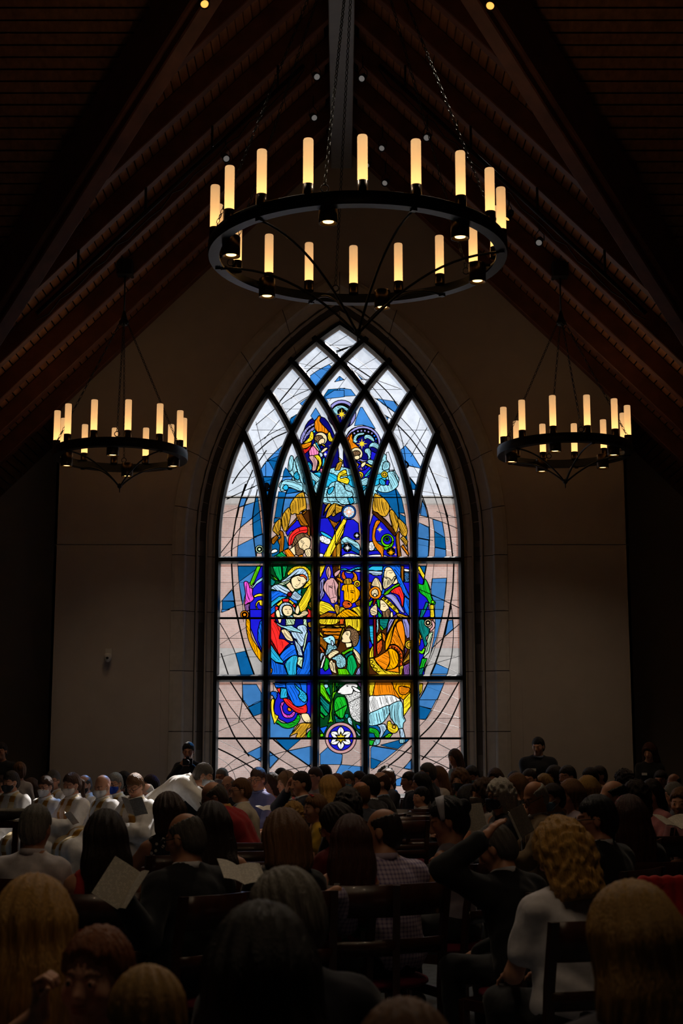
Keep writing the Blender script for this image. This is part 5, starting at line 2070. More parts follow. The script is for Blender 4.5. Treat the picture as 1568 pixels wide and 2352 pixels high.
def shoe_mesh(pose):
    key = ('s', pose)
    if key in CACHE: return CACHE[key]
    J = skeleton(pose, 'lap', 0, 0, 0); F = Field((-.25, -.2, -.005), (.25, .72, .18), .012)
    for k in 'LR':
        F.cone(J['A' + k] + [0, -.035, -.035], J['T' + k] + [0, .01, .0], .048, .040, .03)
    F.clip(lambda X, Y, Z: -Z + 0*X + 0*Y)
    CACHE[key] = F.mesh('shoes'); return CACHE[key]
# ------------------------------------------------------------------ hair, in the head's own frame
def hair_mesh(style, q):
    key = ('h', style, q)
    if key in CACHE: return CACHE[key]
    st = .0095 if q == 0 else .0062
    drop = {'long': .42, 'longer': .52, 'mid': .27, 'pony': .30}.get(style, .16)
    F = Field((-.2, -.26, -drop - .04), (.2, .18, .2), st)
    Z3 = None
    t = dict(short=.012, crop=.006, ring=.007, thin=.006, bob=.024, mid=.024, long=.022, longer=.026, bun=.018, pony=.016, curly=.032, wavy=.028).get(style, .014)
    F.ell((0, -.012, .024), (.074 + t, .092 + t, .094 + t), None, .02)
    F.ell((0, -.055, -.035), (.060 + t*.8, .050 + t*.6, .065), None, .04)
    if style in ('bob', 'mid', 'long', 'longer', 'curly', 'wavy'):
        ln = {'bob': -.115, 'curly': -.12, 'wavy': -.16}.get(style, -.15)
        for sx in (-1, 1): F.cone((sx*.072, -.005, .02), (sx*.080, -.02, ln), .030, .034, .04)
        F.cone((0, -.075, .0), (0, -.085, ln - .01), .06, .062, .05)
        for sx in (-1, 1): F.cone((sx*.05, -.065, .0), (sx*.06, -.07, ln), .045, .045, .05)
    if style in ('mid', 'long', 'longer'):
        for sx, w in ((-1, .045), (0, .05), (1, .045)):
            F.cone((sx*.065, -.080, -.12), (sx*.078, -.135, -drop + .05), w, w*.80, .07)
            F.cone((sx*.078, -.135, -drop + .05), (sx*.068, -.145, -drop + .01), w*.80, w*.5, .05)
    if style == 'bun': F.ell((0, -.115, .045), (.045, .04, .042), None, .01)
    if style == 'pony':
        F.cone((0, -.10, .03), (0, -.15, -.02), .026, .034, .02); F.cone((0, -.15, -.02), (0, -.14, -.26), .034, .014, .02)
    # face and ears stay free
    low = .012 if style in ('short', 'crop', 'thin', 'bun', 'pony') else 0
    fc = {'thin': (.075, .085, .118), 'ring': (.075, .085, .118), 'bun': (.067, .084, .124), 'pony': (.066, .080, .112)}.get(style, (.063, .072, .098))
    F.cut((0, .108, -.048), fc, None, .02)
    if style in ('short', 'crop', 'thin', 'ring', 'bun', 'pony'):
        for sx in (-1, 1): F.cut((sx*.085, .010, -.035), (.03, .036, .05), None, .012)
        F.cut((0, .03, -.13), (.12, .09, .085), None, .02)
        for sx in (-1, 1): F.cut((sx*.075, .085, -.005), (.045, .052, .075), None, .015)
    if style in ('ring', 'thin'): F.cut((0, .035 if style == 'thin' else .018, .135), (.085, .12, .095 if style == 'thin' else .105), None, .02)
    amp = {'curly': .0055, 'wavy': .0042, 'crop': .0012, 'ring': .0015, 'thin': .002}.get(style, .0034)
    if style in ('curly', 'wavy'):
        F.noise(amp, lambda X, Y, Z: np.sin(X*84 + 3*np.sin(Z*47))*np.sin(Y*80 + 3*np.sin(X*43))*1.2 + np.sin(Z*88 + 4*np.sin(X*33 + Y*37)))
    F.noise(amp*.8, lambda X, Y, Z: np.sin(np.arctan2(X, -(Y - .02))*21 + 1.6*np.sin(Z*17)) + .6*np.sin(np.arctan2(X, -(Y - .02))*47 + 2*np.sin(Z*29 + 1)))
    CACHE[key] = F.mesh('hair'); return CACHE[key]
def mask_mesh():
    if 'mask' in CACHE: return CACHE['mask']
    F = Field((-.1, -.02, -.15), (.1, .15, .03), .006)
    head_parts(F, np.zeros(3), np.eye(3), 1.0, .007, True)
    F.cone((0, .112, -.03), (0, .108, -.075), .022, .020, .03)
    F.clip(lambda X, Y, Z: np.maximum(np.abs(Z + .064) - .050 + .25*np.abs(X), .012 - Y + .3*np.abs(Z + .06) + 0*X))
    F.noise(.001, lambda X, Y, Z: np.sin(Z*330) + 0*X + 0*Y)
    me = F.mesh('face_mask')
    CACHE['mask'] = me; return me
def strap_mesh():
    if 'strap' in CACHE: return CACHE['strap']
    out = []
    for sx in (-1, 1):
        mb = MB()
        mb.tube([(sx*.058, .062, -.03), (sx*.080, .0, -.002), (sx*.084, -.022, -.012), (sx*.078, .0, -.045), (sx*.056, .058, -.095)], .0022, 5)
        out.append(mb.mesh('mask_strap', True))
    CACHE['strap'] = out; return out
def glasses_mesh():
    if 'gl' in CACHE: return CACHE['gl']
    mb = MB(); M = Matrix.Rotation(math.pi/2, 3, 'X')
    for sx in (-1, 1):
        mb.torus((sx*.033, .108, -.006), .021, .0024, M=M, n=14, k=5)
        mb.tube([(sx*.054, .106, -.002), (sx*.076, .09, .0), (sx*.083, -.01, .0), (sx*.083, -.03, -.012)], .0026, 5)
    mb.tube([(-.012, .109, -.002), (0, .112, .0), (.012, .109, -.002)], .0024, 5)
    CACHE['gl'] = mb.mesh('glasses', True); return CACHE['gl']
def collar_mesh(r=.064, h=.035):
    k = ('col', r, h)
    if k in CACHE: return CACHE[k]
    n = 22; rings = []
    for a in range(n):
        t = 2*math.pi*a/n; op = max(0, math.cos(t - math.pi/2))          # open at the front (+y)
        hh = h*(1 - .45*op); c_, s_ = math.cos(t), math.sin(t)
        rings.append([(r*c_, r*s_, 0), ((r - .002)*c_, (r - .002)*s_, hh), ((r + .008)*c_, (r + .008)*s_, hh + .002), ((r + .018)*c_, (r + .018 + .012*op)*s_, hh*.1)])
    CACHE[k] = MB().loft(rings, closed=True).mesh('collar', True); return CACHE[k]
def cuff_mesh():
    if 'cuff' in CACHE: return CACHE['cuff']
    CACHE['cuff'] = MB().loft([[(rr*math.cos(2*math.pi*q/14), rr*math.sin(2*math.pi*q/14), z) for q in range(14)] for rr, z in ((.038, -.02), (.040, .0), (.039, .022), (.030, .022))]).mesh('shirt_cuff', True)
    return CACHE['cuff']
def watch_mesh():
    if 'watch' in CACHE: return CACHE['watch']
    mb = MB(); mb.torus((0, 0, 0), .033, .0055, n=18, k=5); mb.box((0, .034, 0), (.03, .01, .034))
    CACHE['watch'] = mb.mesh('wristwatch'); return CACHE['watch']
# ------------------------------------------------------------------ materials of people
SKIN = dict(a='d9a184', b='c98f70', c='b87c5c', d='8a5a40', e='e2ae94')
def skin_mat(k):
    nm = 'skin_' + k
    if nm in MATS: return MATS[nm]
    m = mat(nm, (1, 1, 1), .5, .06, 30, .03, vcol=True)
    nt = m.node_tree; mx = [x for x in nt.nodes if x.type == 'MIX'][0]; b = nt.nodes['Principled BSDF']
    m2 = nt.nodes.new('ShaderNodeMix'); m2.data_type = 'RGBA'; m2.blend_type = 'MULTIPLY'; m2.inputs[0].default_value = 1; m2.inputs[7].default_value = (*hexc(SKIN[k]), 1)
    nt.links.new(mx.outputs[2], m2.inputs[6]); nt.links.new(m2.outputs[2], b.inputs['Base Color'])
    return m
HAIRC = dict(black='15100e', dark='2a1c14', brown='4a3020', red='4a2416', light='7a5432', blond='b08848', gold='c0924a', grey='8a8680', white='c8c4bc', salt='5c5650', ginger='8a5028')
def hair_mat(c):
    nm = 'hair_' + c
    if nm in MATS: return MATS[nm]
    return mat(nm, hexc(HAIRC[c]), .46, .55, 130, .55, stretch=(2.2, 2.2, .10), spec=.45)
def cloth_mat(h, rough=.85, pattern=None):
    nm = 'cloth_' + h + (pattern or '')
    if nm in MATS: return MATS[nm]
    m = mat(nm, hexc(h), rough, .12, 22, .12, sheen=.15)
    if pattern:
        nt = m.node_tree; n, l = nt.nodes, nt.links; b = n['Principled BSDF']; src = b.inputs['Base Color'].links[0].from_socket
        tc = n.new('ShaderNodeTexCoord')
        mx = n.new('ShaderNodeMix'); mx.data_type = 'RGBA'
        if pattern == 'check':
            fac = None
            for ax in ('X', 'Z'):
                w = n.new('ShaderNodeTexWave'); w.bands_direction = ax; w.inputs['Scale'].default_value = 14; w.wave_profile = 'SIN'; l.new(tc.outputs['Object'], w.inputs[0])
                r = n.new('ShaderNodeMath'); r.operation = 'GREATER_THAN'; r.inputs[1].default_value = .62; l.new(w.outputs['Fac'], r.inputs[0])
                if fac is None: fac = r
                else:
                    ad = n.new('ShaderNodeMath'); ad.operation = 'ADD'; l.new(fac.outputs[0], ad.inputs[0]); l.new(r.outputs[0], ad.inputs[1])
                    mu = n.new('ShaderNodeMath'); mu.operation = 'MULTIPLY'; mu.inputs[1].default_value = .42; l.new(ad.outputs[0], mu.inputs[0]); fac = mu
            l.new(fac.outputs[0], mx.inputs[0]); mx.inputs[7].default_value = (*hexc('6c5a9c'), 1)
        else:
            v = n.new('ShaderNodeTexVoronoi'); v.inputs['Scale'].default_value = 16 if pattern == 'floral' else 26; l.new(tc.outputs['Object'], v.inputs['Vector'])
            if pattern == 'floral':
                cr = n.new('ShaderNodeValToRGB'); sp = n.new('ShaderNodeSeparateColor'); l.new(v.outputs['Color'], sp.inputs[0]); l.new(sp.outputs[0], cr.inputs[0])
                cr.color_ramp.interpolation = 'CONSTANT'
                els = cr.color_ramp.elements; els[0].color = (*hexc('d8d8e0'), 1); els[1].position = .8; els[1].color = (*hexc('203880'), 1)
                for p_, c_ in ((.25, 'd83a5a'), (.45, '1e7a50'), (.62, '2aa070')):
                    e_ = els.new(p_); e_.color = (*hexc(c_), 1)
                mx.inputs[0].default_value = .85; l.new(cr.outputs[0], mx.inputs[7])
            else:
                r = n.new('ShaderNodeMath'); r.operation = 'LESS_THAN'; r.inputs[1].default_value = .28; l.new(v.outputs['Distance'], r.inputs[0]); l.new(r.outputs[0], mx.inputs[0])
                mx.inputs[7].default_value = (*hexc('1c1c22' if pattern == 'spot' else 'e8e4e0'), 1)
        l.new(src, mx.inputs[6]); l.new(mx.outputs[2], b.inputs['Base Color'])
    return m
M_GLASSES = mat('spectacle_frame', hexc('1c1a1a'), .3, .05)
M_SHOE = mat('shoe_leather', hexc('17130f'), .4, .1)
M_CHAIR = mat('chair_wood', hexc('3e2016'), .30, .4, 6, .04, stretch=(4, 4, .6), coat=.3)
M_CUSH = mat('chair_cushion', hexc('7c1c3a'), .8, .12, 18, .08)
def mlocal(o, M): o.matrix_local = Matrix(M)
def head_matrix(J):
    M = np.eye(4); M[:3, :3] = J['HR']*J['hs']; M[:3, 3] = J['head']; return Matrix(M.tolist())
# ------------------------------------------------------------------ chair, shared parts
def chair_parts():
    out = []
    W, D, SH, BH = .225, .215, .425, .965
    for sx in (-1, 1):
        pts = [(sx*W, -.20, 0), (sx*W, -.19, SH), (sx*W, -.215, .70), (sx*W, -.265, BH)]
        rings = [[Vector(p) + Vector((x*.019, y*.017, 0)) for x, y in ((-1, -1), (1, -1), (1, 1), (-1, 1))] for p in pts]
        out.append(('back_post', MB().loft(rings)))
        out.append(('front_leg', MB().bar((sx*W, D, 0), (sx*W, D, SH - .03), .038, .038, up=(0, 1, 0), bev=.004)))
        out.append(('side_rail', MB().bar((sx*W, -.19, SH - .05), (sx*W, D, SH - .05), .025, .055, bev=.003)))
    def rail(z0, z1, dip, y0):
        rings = []
        for q in range(9):
            u = q/8*2 - 1; y = y0 - dip*(1 - u*u)
            rings.append([(u*W*.985, y - .009, z0), (u*W*.985, y + .009, z0), (u*W*.985, y + .006 - .02, z1), (u*W*.985, y - .012 - .02, z1)])
        return MB().loft(rings)
    out.append(('top_rail', rail(.80, .965, .035, -.238)))
    out.append(('back_slat', rail(.60, .68, .03, -.205)))
    out.append(('front_rail', MB().bar((-W, D, SH - .05), (W, D, SH - .05), .025, .055, bev=.003)))
    out.append(('stretcher', MB().bar((-W, .0, .18), (W, .0, .18), .022, .03)))
    F = Field((-.26, -.24, .38), (.26, .27, .50), .016)
    F.ell((0, .01, .435), (.235, .225, .045), None, .01)
    F.clip(lambda X, Y, Z: np.maximum(np.abs(X) - .222, np.abs(Y - .01) - .215) + 0*Z)
    F.clip(lambda X, Y, Z: .412 - Z + 0*X + 0*Y)
    return [(n_, m_.mesh(n_, n_ in ('top_rail', 'back_slat')), M_CHAIR) for n_, m_ in out] + [('cushion', F.mesh('cushion'), M_CUSH)]
CHAIR = chair_parts()
def chair(loc, yaw, label, group=None):
    root = empty('wooden_chair', loc, yaw)
    tag(root, label, 'chair', group)
    for nm, me, m in CHAIR: place(nm, me, m, root)
    return root

# ------------------------------------------------------------------ a person
SEATS = []
def person(px, py, d, yaw, label, hair='short', hc='dark', top='shirt', tc='20242c', arms='lap', lean=4, head=(0, 0), build='m', skin='a', mask=None, glasses=False,
           pose='sit', q=None, pat=None, legs='1a1c22', legk='trousers', hs=1.0, seat=True, extra=(), under=None, short=None, lh=None, rh=None):
    if d > 11 and head[0] >= -5 and 60 < yaw < 150: head = (head[0] + (15 if px < 1150 else 28), head[1])
    if q is None: q = 2 if d < 4.6 else (1 if d < 11 else 0)
    if lh or rh:
        J = skeleton(pose, arms, lean, head[0], head[1], BUILD[build][0], hs)
        P = at_y(px, py, d); s = P.z/(J['head'][2] + .118*hs); Rz = Matrix.Rotation(math.radians(yaw), 3, 'Z')
        org = Vector((P.x, P.y, 0)) - Rz @ Vector((J['head'][0], J['head'][1], 0))*s
        base = np.array([0, J['N'][1], J['N'][2] - .055]); new = [list(a_) for a_ in ARMS[arms]]
        for i_, h_ in enumerate((lh, rh)):
            if h_: new[i_][0] = tuple(np.array(Rz.transposed() @ (at_y(*h_) - org)/s) - base)
        arms = arms + '_%d_%d' % (px, py); ARMS[arms] = [tuple(a_) for a_ in new]
    me, J = body_mesh(pose, arms, lean, head[0], head[1], build, hs, q)
    topz = J['head'][2] + .118*hs
    P = at_y(px, py, d)
    s = P.z/topz
    Yw = math.radians(yaw)
    hl = Vector(J['head']); hl = Matrix.Rotation(Yw, 3, 'Z') @ hl * s
    root = empty('person', (P.x - hl.x, P.y - hl.y, 0), Yw, None, s)
    tag(root, label, 'person')
    body = place('body', me, skin_mat(skin), root)
    gq = 1 if q else 0
    if under:
        place('shirt', garment(pose, arms, lean, build, 'robe' if top == 'chimere' else 'shirt', gq), cloth_mat(under), root)
    nm = dict(robe='robe', chimere='chimere', jacket='jacket', tee='tee_shirt', sleeveless='sleeveless_top', shirt='shirt').get(top, 'top')
    place(nm, garment(pose, arms, lean, build, top, gq), cloth_mat(tc, pattern=pat), root)
    if top not in ('robe', 'chimere'):
        place(legk, legs_mesh(pose, legk), cloth_mat(legs), root)
    place('shoes', shoe_mesh(pose), M_SHOE, root)
    HM = head_matrix(J)
    def on_head(name, mesh, m, par=root):
        o = place(name, mesh, m, par); mlocal(o, HM); return o
    if hair: on_head('hair', hair_mesh(hair, gq), hair_mat(hc))
    if mask:
        mk = on_head('face_mask', mask_mesh(), cloth_mat(mask))
        for sm_ in strap_mesh(): place('mask_strap', sm_, cloth_mat('e8e8e8'), mk)
    if glasses: on_head('glasses', glasses_mesh(), M_GLASSES)
    NM = Matrix.Translation(Vector(J['N'] + J['u']*.012 + J['f']*.008)) @ Matrix(np.array([[1, 0, 0], J['f'], J['u']]).T.tolist()).to_4x4()
    for e in extra:
        k, *a = e
        if k == 'collar':
            o = place('collar', collar_mesh(), cloth_mat(a[0]), root); mlocal(o, NM)
        elif k == 'stole':
            o = place('stole', garment(pose, arms, lean, build, 'stole', gq), STOLE, root)
        elif k == 'hood':
            o = place('robe_collar', collar_mesh(.075, .05), cloth_mat(a[0]), root); mlocal(o, NM)
        elif k in ('cuff', 'watch'):
            for kk in a[0]:
                W_, E_ = Vector(J['W' + kk]), Vector(J['E' + kk]); dv = (W_ - E_).normalized()
                R_ = dv.to_track_quat('Z', 'Y').to_matrix().to_4x4()
                o = place('shirt_cuff' if k == 'cuff' else 'wristwatch', cuff_mesh() if k == 'cuff' else watch_mesh(), cloth_mat('e6e4e4') if k == 'cuff' else mat('watch_steel', hexc('9a9a9c'), .25, .05, metal=.8), root)
                mlocal(o, Matrix.Translation(W_ - dv*(.008 if k == 'cuff' else -.0)) @ R_)
        elif k == 'badge':
            ch = J['C'] + J['f']*.155 + np.array([.085, 0, .06])
            MB().box(ch, (.075, .008, .035)).build('name_badge', cloth_mat('e8e6e2'), root)
        elif k == 'tie':
            ch = J['N']
            pts = [J['N'] - J['u']*.02 + J['f']*.085, J['C'] + J['f']*.15 + J['u']*.06, J['C'] + J['f']*.152 - J['u']*.10]
            rings = [[Vector(p) + Vector((x*w, 0, 0)) + Vector(J['f'])*y for x, y in ((-1, 0), (1, 0), (1, .008), (-1, .008))] for p, w in zip(pts, (.018, .030, .036))]
            MB().loft(rings).build('tie', cloth_mat(a[0]), root)
        elif k == 'band':
            M = Matrix.Rotation(math.radians(12), 3, 'X') @ Matrix.Rotation(math.pi/2, 3, 'X')
            rings = []
            for i in range(15):
                t = math.pi*(i/14); c_, s_ = math.cos(t), math.sin(t); w_ = .012 + .014*s_
                rings.append([((.093 + o_)*c_, .022 + dy - .02*s_, .012 + (.122 + o_)*s_) for o_, dy in ((0, -w_), (.006, -w_), (.006, w_), (0, w_))])
            mb = MB().loft(rings); on_head('headband', mb.mesh('headband', True), cloth_mat(a[0]))
        elif k == 'clip':
            mb = MB()
            for i in range(4): mb.torus((.03*(i - 1.5), .03, .128 - .01*abs(i - 1.5)), .010, .005, n=8, k=5)
            on_head('hair_clip', mb.mesh('hair_clip', True), mat('clip_' + a[0], hexc(a[0]), .4))
        elif k == 'eyes':
            for sx in (-1, 1):
                mb = MB().lathe([(0, .0105), (.004, .0098), (.0075, .0075), (.0104, .002), (.0104, -.002), (.0075, -.0075), (0, -.0105)], (sx*.031, .0805, -.004), 12, Matrix.Rotation(-math.pi/2, 3, 'X'))
                ey = on_head('eye', mb.mesh('eye', True), mat('eye_white', hexc('dcd6d0'), .25, .03))
                mb = MB().lathe([(0, .0118), (.003, .0113), (.0058, .0092), (.0, .008)], (sx*.031, .0805, -.004), 12, Matrix.Rotation(-math.pi/2, 3, 'X'))
                place('iris', mb.mesh('iris', True), mat('iris', hexc('20160f'), .15, .1), ey)
    if pose == 'sit' and seat:
        c = Vector((root.location.x, root.location.y, 0))
        back = Matrix.Rotation(Yw, 3, 'Z') @ Vector((0, .02, 0))
        SEATS.append((c + back, Yw, short or label.split(',')[0], px, d))
    J['root'] = root
    return root, J, s
STOLE = mat('gold_vestment', hexc('b98a30'), .55, .3, 8, .05, stretch=(.5, .5, 6))
def stripes(m):
    nt = m.node_tree; n, l = nt.nodes, nt.links; b = n['Principled BSDF']
    tc = n.new('ShaderNodeTexCoord'); w = n.new('ShaderNodeTexWave'); w.bands_direction = 'Z'; w.inputs['Scale'].default_value = 2.2; w.inputs['Distortion'].default_value = 0
    l.new(tc.outputs['Object'], w.inputs[0]); r = n.new('ShaderNodeMath'); r.operation = 'GREATER_THAN'; r.inputs[1].default_value = .45; l.new(w.outputs['Fac'], r.inputs[0])
    mx = n.new('ShaderNodeMix'); mx.data_type = 'RGBA'; mx.inputs[6].default_value = (*hexc('a8771c'), 1); mx.inputs[7].default_value = (*hexc('d8c49a'), 1)
    l.new(r.outputs[0], mx.inputs[0]); l.new(mx.outputs[2], b.inputs['Base Color'])
stripes(STOLE)
# ------------------------------------------------------------------ the congregation (pixel of the head top, distance, facing: 0 away, 90 left, 180 to the viewer)
Pn = person
WC = ('collar', 'dcdce4')
def suit(**k):
    e = k.pop('extra', ())
    return dict(dict(top='jacket', tc='16181f', extra=(WC,) + tuple(e)), **k)
ALB = dict(top='robe', tc='e2e0de')
def clergy(**k):
    e = k.pop('extra', ())
    return dict(dict(top='robe', tc='e2e0de', extra=(('stole',), ('hood', 'e2e0de')) + tuple(e)), **k)
# nearest rows
Pn(600, 2096, 3.05, 8, 'dark silhouette of a woman with thick black hair', 'mid', 'black', 'shirt', '101014', build='f', hs=1.1)
Pn(652, 2000, 3.95, 22, 'man with combed grey hair in a navy jacket, face turned aside', 'short', 'grey', **suit(tc='141828', head=(38, 8), build='m', skin='b', hs=1.0))
Pn(1445, 2045, 3.4, 10, 'woman with long straight blond hair over her back', 'longer', 'blond', 'shirt', '2a2430', head=(18, 0), build='f', hs=.98)
Pn(80, 2030, 3.75, -8, 'woman with long golden hair and a flowered dress', 'longer', 'gold', 'sleeveless', '40404a', head=(10, 8), build='f', pat='floral', hs=1.0)
Pn(222, 2140, 3.4, 172, 'smiling little girl in a blue dress looking back, fist raised', 'bun', 'ginger', 'sleeveless', '5a6a9c', 'fistr', rh=(92, 2325, 3.25), head=(-10, -4), build='c', pose='stand', hs=1.22, legs='5a6a9c', legk='skirt', skin='e', extra=(('eyes',),))
Pn(336, 2226, 2.9, 14, 'small boy with a fair shaggy crop of hair', 'short', 'blond', 'tee', '384058', head=(15, 0), build='c', pose='stand', hs=1.2)
Pn(925, 2305, 2.45, 20, 'person in a dark suit with white shirt cuff, arm stretched out', 'short', 'light', **suit(arms='backr', tc='0e1016', extra=(('cuff', 'R'),), build='m'))
# second ring
Pn(85, 1850, 8.3, -18, 'grey haired man in a plain white shirt', 'short', 'grey', 'shirt', 'f4eef4', build='m', head=(5, 0), skin='b', extra=(('collar', 'e4dde4'),))
Pn(242, 1868, 7.5, 10, 'woman with long dark hair and a red strappy top', 'longer', 'dark', 'sleeveless', 'c02a2a', head=(10, 0), build='f', skin='b')
Pn(385, 1825, 10.0, 25, 'sleeveless woman with a brown bob raising her hand', 'bob', 'brown', 'sleeveless', '232838', 'readl', build='f', head=(20, 0), pat='dots', skin='b')
rA, JA, sA = Pn(425, 1868, 7.4, 42, 'balding man with glasses and dark suit holding an open booklet', 'thin', 'salt', glasses=True, lh=(283, 2066, 6.9), **suit(arms='readl', head=(22, 10), build='M', skin='b', tc='101218'))
Pn(487, 1848, 8.6, 8, 'woman with dark shoulder length hair and a beige top', 'mid', 'dark', 'sleeveless', '9a7458', head=(12, 0), build='F', skin='b')
Pn(490, 1796, 12.6, 75, 'balding clergyman in a red chimere over white sleeves', 'ring', 'salt', 'chimere', 'a8101c', 'clasp', 26, (10, 14), 'm', glasses=True, under='e6e0da', extra=(('hood', 'b08428'),))
Pn(652, 1866, 7.6, 8, 'woman with a smooth light brown bob in black', 'bob', 'light', 'shirt', '0e0e12', 'read', build='f', head=(20, 8), hs=1.1)
Pn(772, 1850, 9.3, 45, 'woman in glasses with long dark hair and red lace top', 'long', 'dark', 'shirt', '7a1418', 'read', head=(35, 18), build='f', glasses=True, pat=None)
Pn(806, 1878, 7.9, 2, 'long haired girl in a bright flowered dress', 'long', 'red', 'sleeveless', 'c8c8d0', head=(0, 4), build='c', pat='floral', hs=1.05)
Pn(877, 1857, 8.0, 28, 'balding man in lavender checked shirt, arm along the next chair', 'thin', 'dark', 'shirt', 'd8c8de', 'back', lh=(772, 2048, 7.5), head=(45, 0), build='M', pat='check', skin='b', extra=(('collar', 'c4b2cc'), ('watch', 'L')))
Pn(1027, 1835, 9.3, 55, 'dark haired woman with a white headband looking down', 'bun', 'black', 'sleeveless', 'a09aa8', head=(30, 16), build='f', skin='b', extra=(('band', 'd8d8e4'),), hs=1.12)
Pn(1137, 1896, 7.7, 40, 'grey haired man in a dark suit holding his head', 'short', 'salt', lean=16, lh=(1106, 1930, 7.45), **suit(arms='head', head=(25, 16), build='m', skin='b', tc='0f1014', extra=(('cuff', 'L'), ('watch', 'L'))))
Pn(1285, 1890, 6.4, 22, 'woman with puffy curled blond hair and white tee', 'wavy', 'gold', 'tee', 'e8e6ee', head=(20, 14), build='F', hs=1.08)
Pn(1367, 1829, 8.8, 48, 'dark haired man with glasses and black suit', 'short', 'black', glasses=True, **suit(head=(32, 2), build='M', tc='0d0e12', skin='b', hs=1.08))
Pn(1442, 1833, 9.4, 10, 'woman with long auburn hair and a pink headband', 'longer', 'red', 'shirt', '1a1418', head=(15, 0), build='f', extra=(('band', 'c05a6a'),))
# clergy side
Pn(25, 1772, 17.6, 150, 'clergyman in white and gold with a black mask', 'short', 'dark', **clergy(mask='14141a', head=(-5, 8), skin='b'))
Pn(104, 1783, 17.2, 140, 'short haired clergywoman in gold with white mask and glasses', 'short', 'brown', **clergy(mask='d8d6d4', glasses=True, build='F', head=(5, 6)))
Pn(165, 1777, 16.7, 128, 'clergywoman with a ponytail and pointed white mask', 'pony', 'brown', **clergy(mask='e4e2e0', build='F', arms='read', head=(0, 12)))
Pn(122, 1770, 18.6, 135, 'clergyman with glasses looking past the white masked clergywoman', 'short', 'salt', **clergy(glasses=True, head=(20, 4), skin='b'))
Pn(194, 1780, 18.1, 130, 'balding clergyman in a black mask', 'ring', 'salt', **clergy(mask='16161c', head=(10, 12)))
Pn(236, 1780, 16.2, 122, 'bald clergyman in white with striped gold stole and white mask', None, 'salt', **clergy(mask='e0e2e6', head=(8, 14), build='M', arms='clasp'))
Pn(264, 1776, 17.6, 135, 'grey haired clergyman in a bright blue mask', 'short', 'grey', **clergy(mask='1c4cd0', glasses=True, head=(5, 6)))
Pn(283, 1774, 20.3, 130, 'woman with black hair and dark mask behind the clergy', 'long', 'black', 'shirt', '101014', mask='18181e', build='f')
Pn(310, 1778, 15.8, 138, 'sunlit clergyman with glasses reading in white and gold', 'short', 'light', **clergy(glasses=True, arms='read', head=(0, 24), build='M'))
Pn(345, 1782, 19.7, 120, 'dark haired person in a pale mask beyond the reading clergyman', 'bob', 'dark', 'shirt', '20242c', mask='b8b4b0', build='f')
Pn(337, 1800, 17.0, 130, 'low seated white haired clergyman behind the reading one', 'thin', 'white', **clergy(head=(0, 20), build='m'))
Pn(45, 1752, 19.2, 20, 'standing child with tied up hair and a white blouse', 'bun', 'light', 'shirt', 'd8d0cc', 'side', pose='stand', build='c', hs=1.15)
Pn(3, 1706, 20.4, 170, 'dark clothed person standing in the shadowed recess', 'short', 'dark', 'jacket', '14141a', 'front', pose='stand', skin='c')
Pn(4, 1782, 18.3, 190, 'person in a bright green shirt beside the masked clergyman', 'short', 'brown', 'shirt', '1c8a2c', build='m')
Pn(70, 1790, 19.4, 150, 'brown haired child between the clergywoman and the white blouse', 'bob', 'brown', 'tee', '3a3440', build='c', hs=1.15)
rC, JC, sC = Pn(433, 1706, 21.0, 178, 'photographer in black standing before the stone jamb', 'pony', 'black', 'shirt', '0e0e12', 'photo', head=(0, 6), pose='stand', build='f', skin='b')
Pn(468, 1754, 16.3, -88, 'standing clergyman in a white alb bowing low, pale mask', 'short', 'salt', 'robe', 'e6e2dc', 'greet', 52, (0, -6), 'm', pose='stand', mask='c8ccd2', extra=(('hood', 'e6e2dc'),))
Pn(476, 1800, 17.4, 110, 'brown haired person in white greeted by the bowing clergyman', 'bob', 'brown', 'robe', 'dcdce0', head=(0, 10), build='f')
# middle, beyond the aisle
Pn(509, 1764, 20.2, 150, 'old man in a white mask against the brown glass', 'crop', 'grey', 'shirt', '3a3a44', mask='d4d0cc', skin='c')
Pn(523, 1782, 18.2, 165, 'bald man with round glasses facing the aisle', 'ring', 'grey', 'jacket', '2a2c34', glasses=True, skin='b')
Pn(552, 1788, 15.2, 88, 'heavy man with dark glasses and a cream jacket', 'short', 'light', 'jacket', 'd8ccb8', glasses=True, build='M', head=(5, 0), extra=(WC,))
Pn(576, 1784, 19.4, 120, 'half hidden man behind the cream jacket', 'thin', 'grey', 'shirt', '44404a')
Pn(592, 1764, 17.4, 125, 'tall man in a lavender blue shirt with glasses', 'short', 'brown', 'shirt', '6a6fa4', glasses=True, head=(10, 8), extra=(('collar', '6a6fa4'),), skin='b')
Pn(622, 1778, 18.0, 118, 'brown haired woman in a coral top', 'bob', 'brown', 'shirt', 'b87a6a', build='f')
Pn(644, 1765, 20.2, 130, 'woman with short black hair before the blue pane', 'short', 'black', 'shirt', '2a2a30', build='f', skin='c')
Pn(657, 1774, 16.9, 108, 'woman with a headband and green printed white dress', 'bob', 'light', 'sleeveless', 'd8dcd4', build='f', pat='floral', extra=(('band', '6a4a38'),))
Pn(690, 1773, 16.0, 96, 'man in a navy suit covering his mouth', 'short', 'dark', **suit(arms='face', head=(8, 2), build='m', tc='1a2236', skin='b'))
Pn(722, 1763, 19.0, 122, 'smiling man with swept back hair and pale jacket', 'short', 'brown', 'shirt', 'a8a0a0', build='m')
Pn(743, 1757, 20.6, 60, 'man with thick black hair turned to the window', 'short', 'black', 'jacket', '181a20', build='m')
Pn(770, 1778, 17.6, 70, 'auburn haired woman in a black jacket', 'short', 'ginger', 'jacket', '14161c', build='f')
Pn(754, 1784, 15.0, 40, 'woman with a straight blond bob and bare shoulders', 'mid', 'gold', 'sleeveless', 'c8a890', build='f')
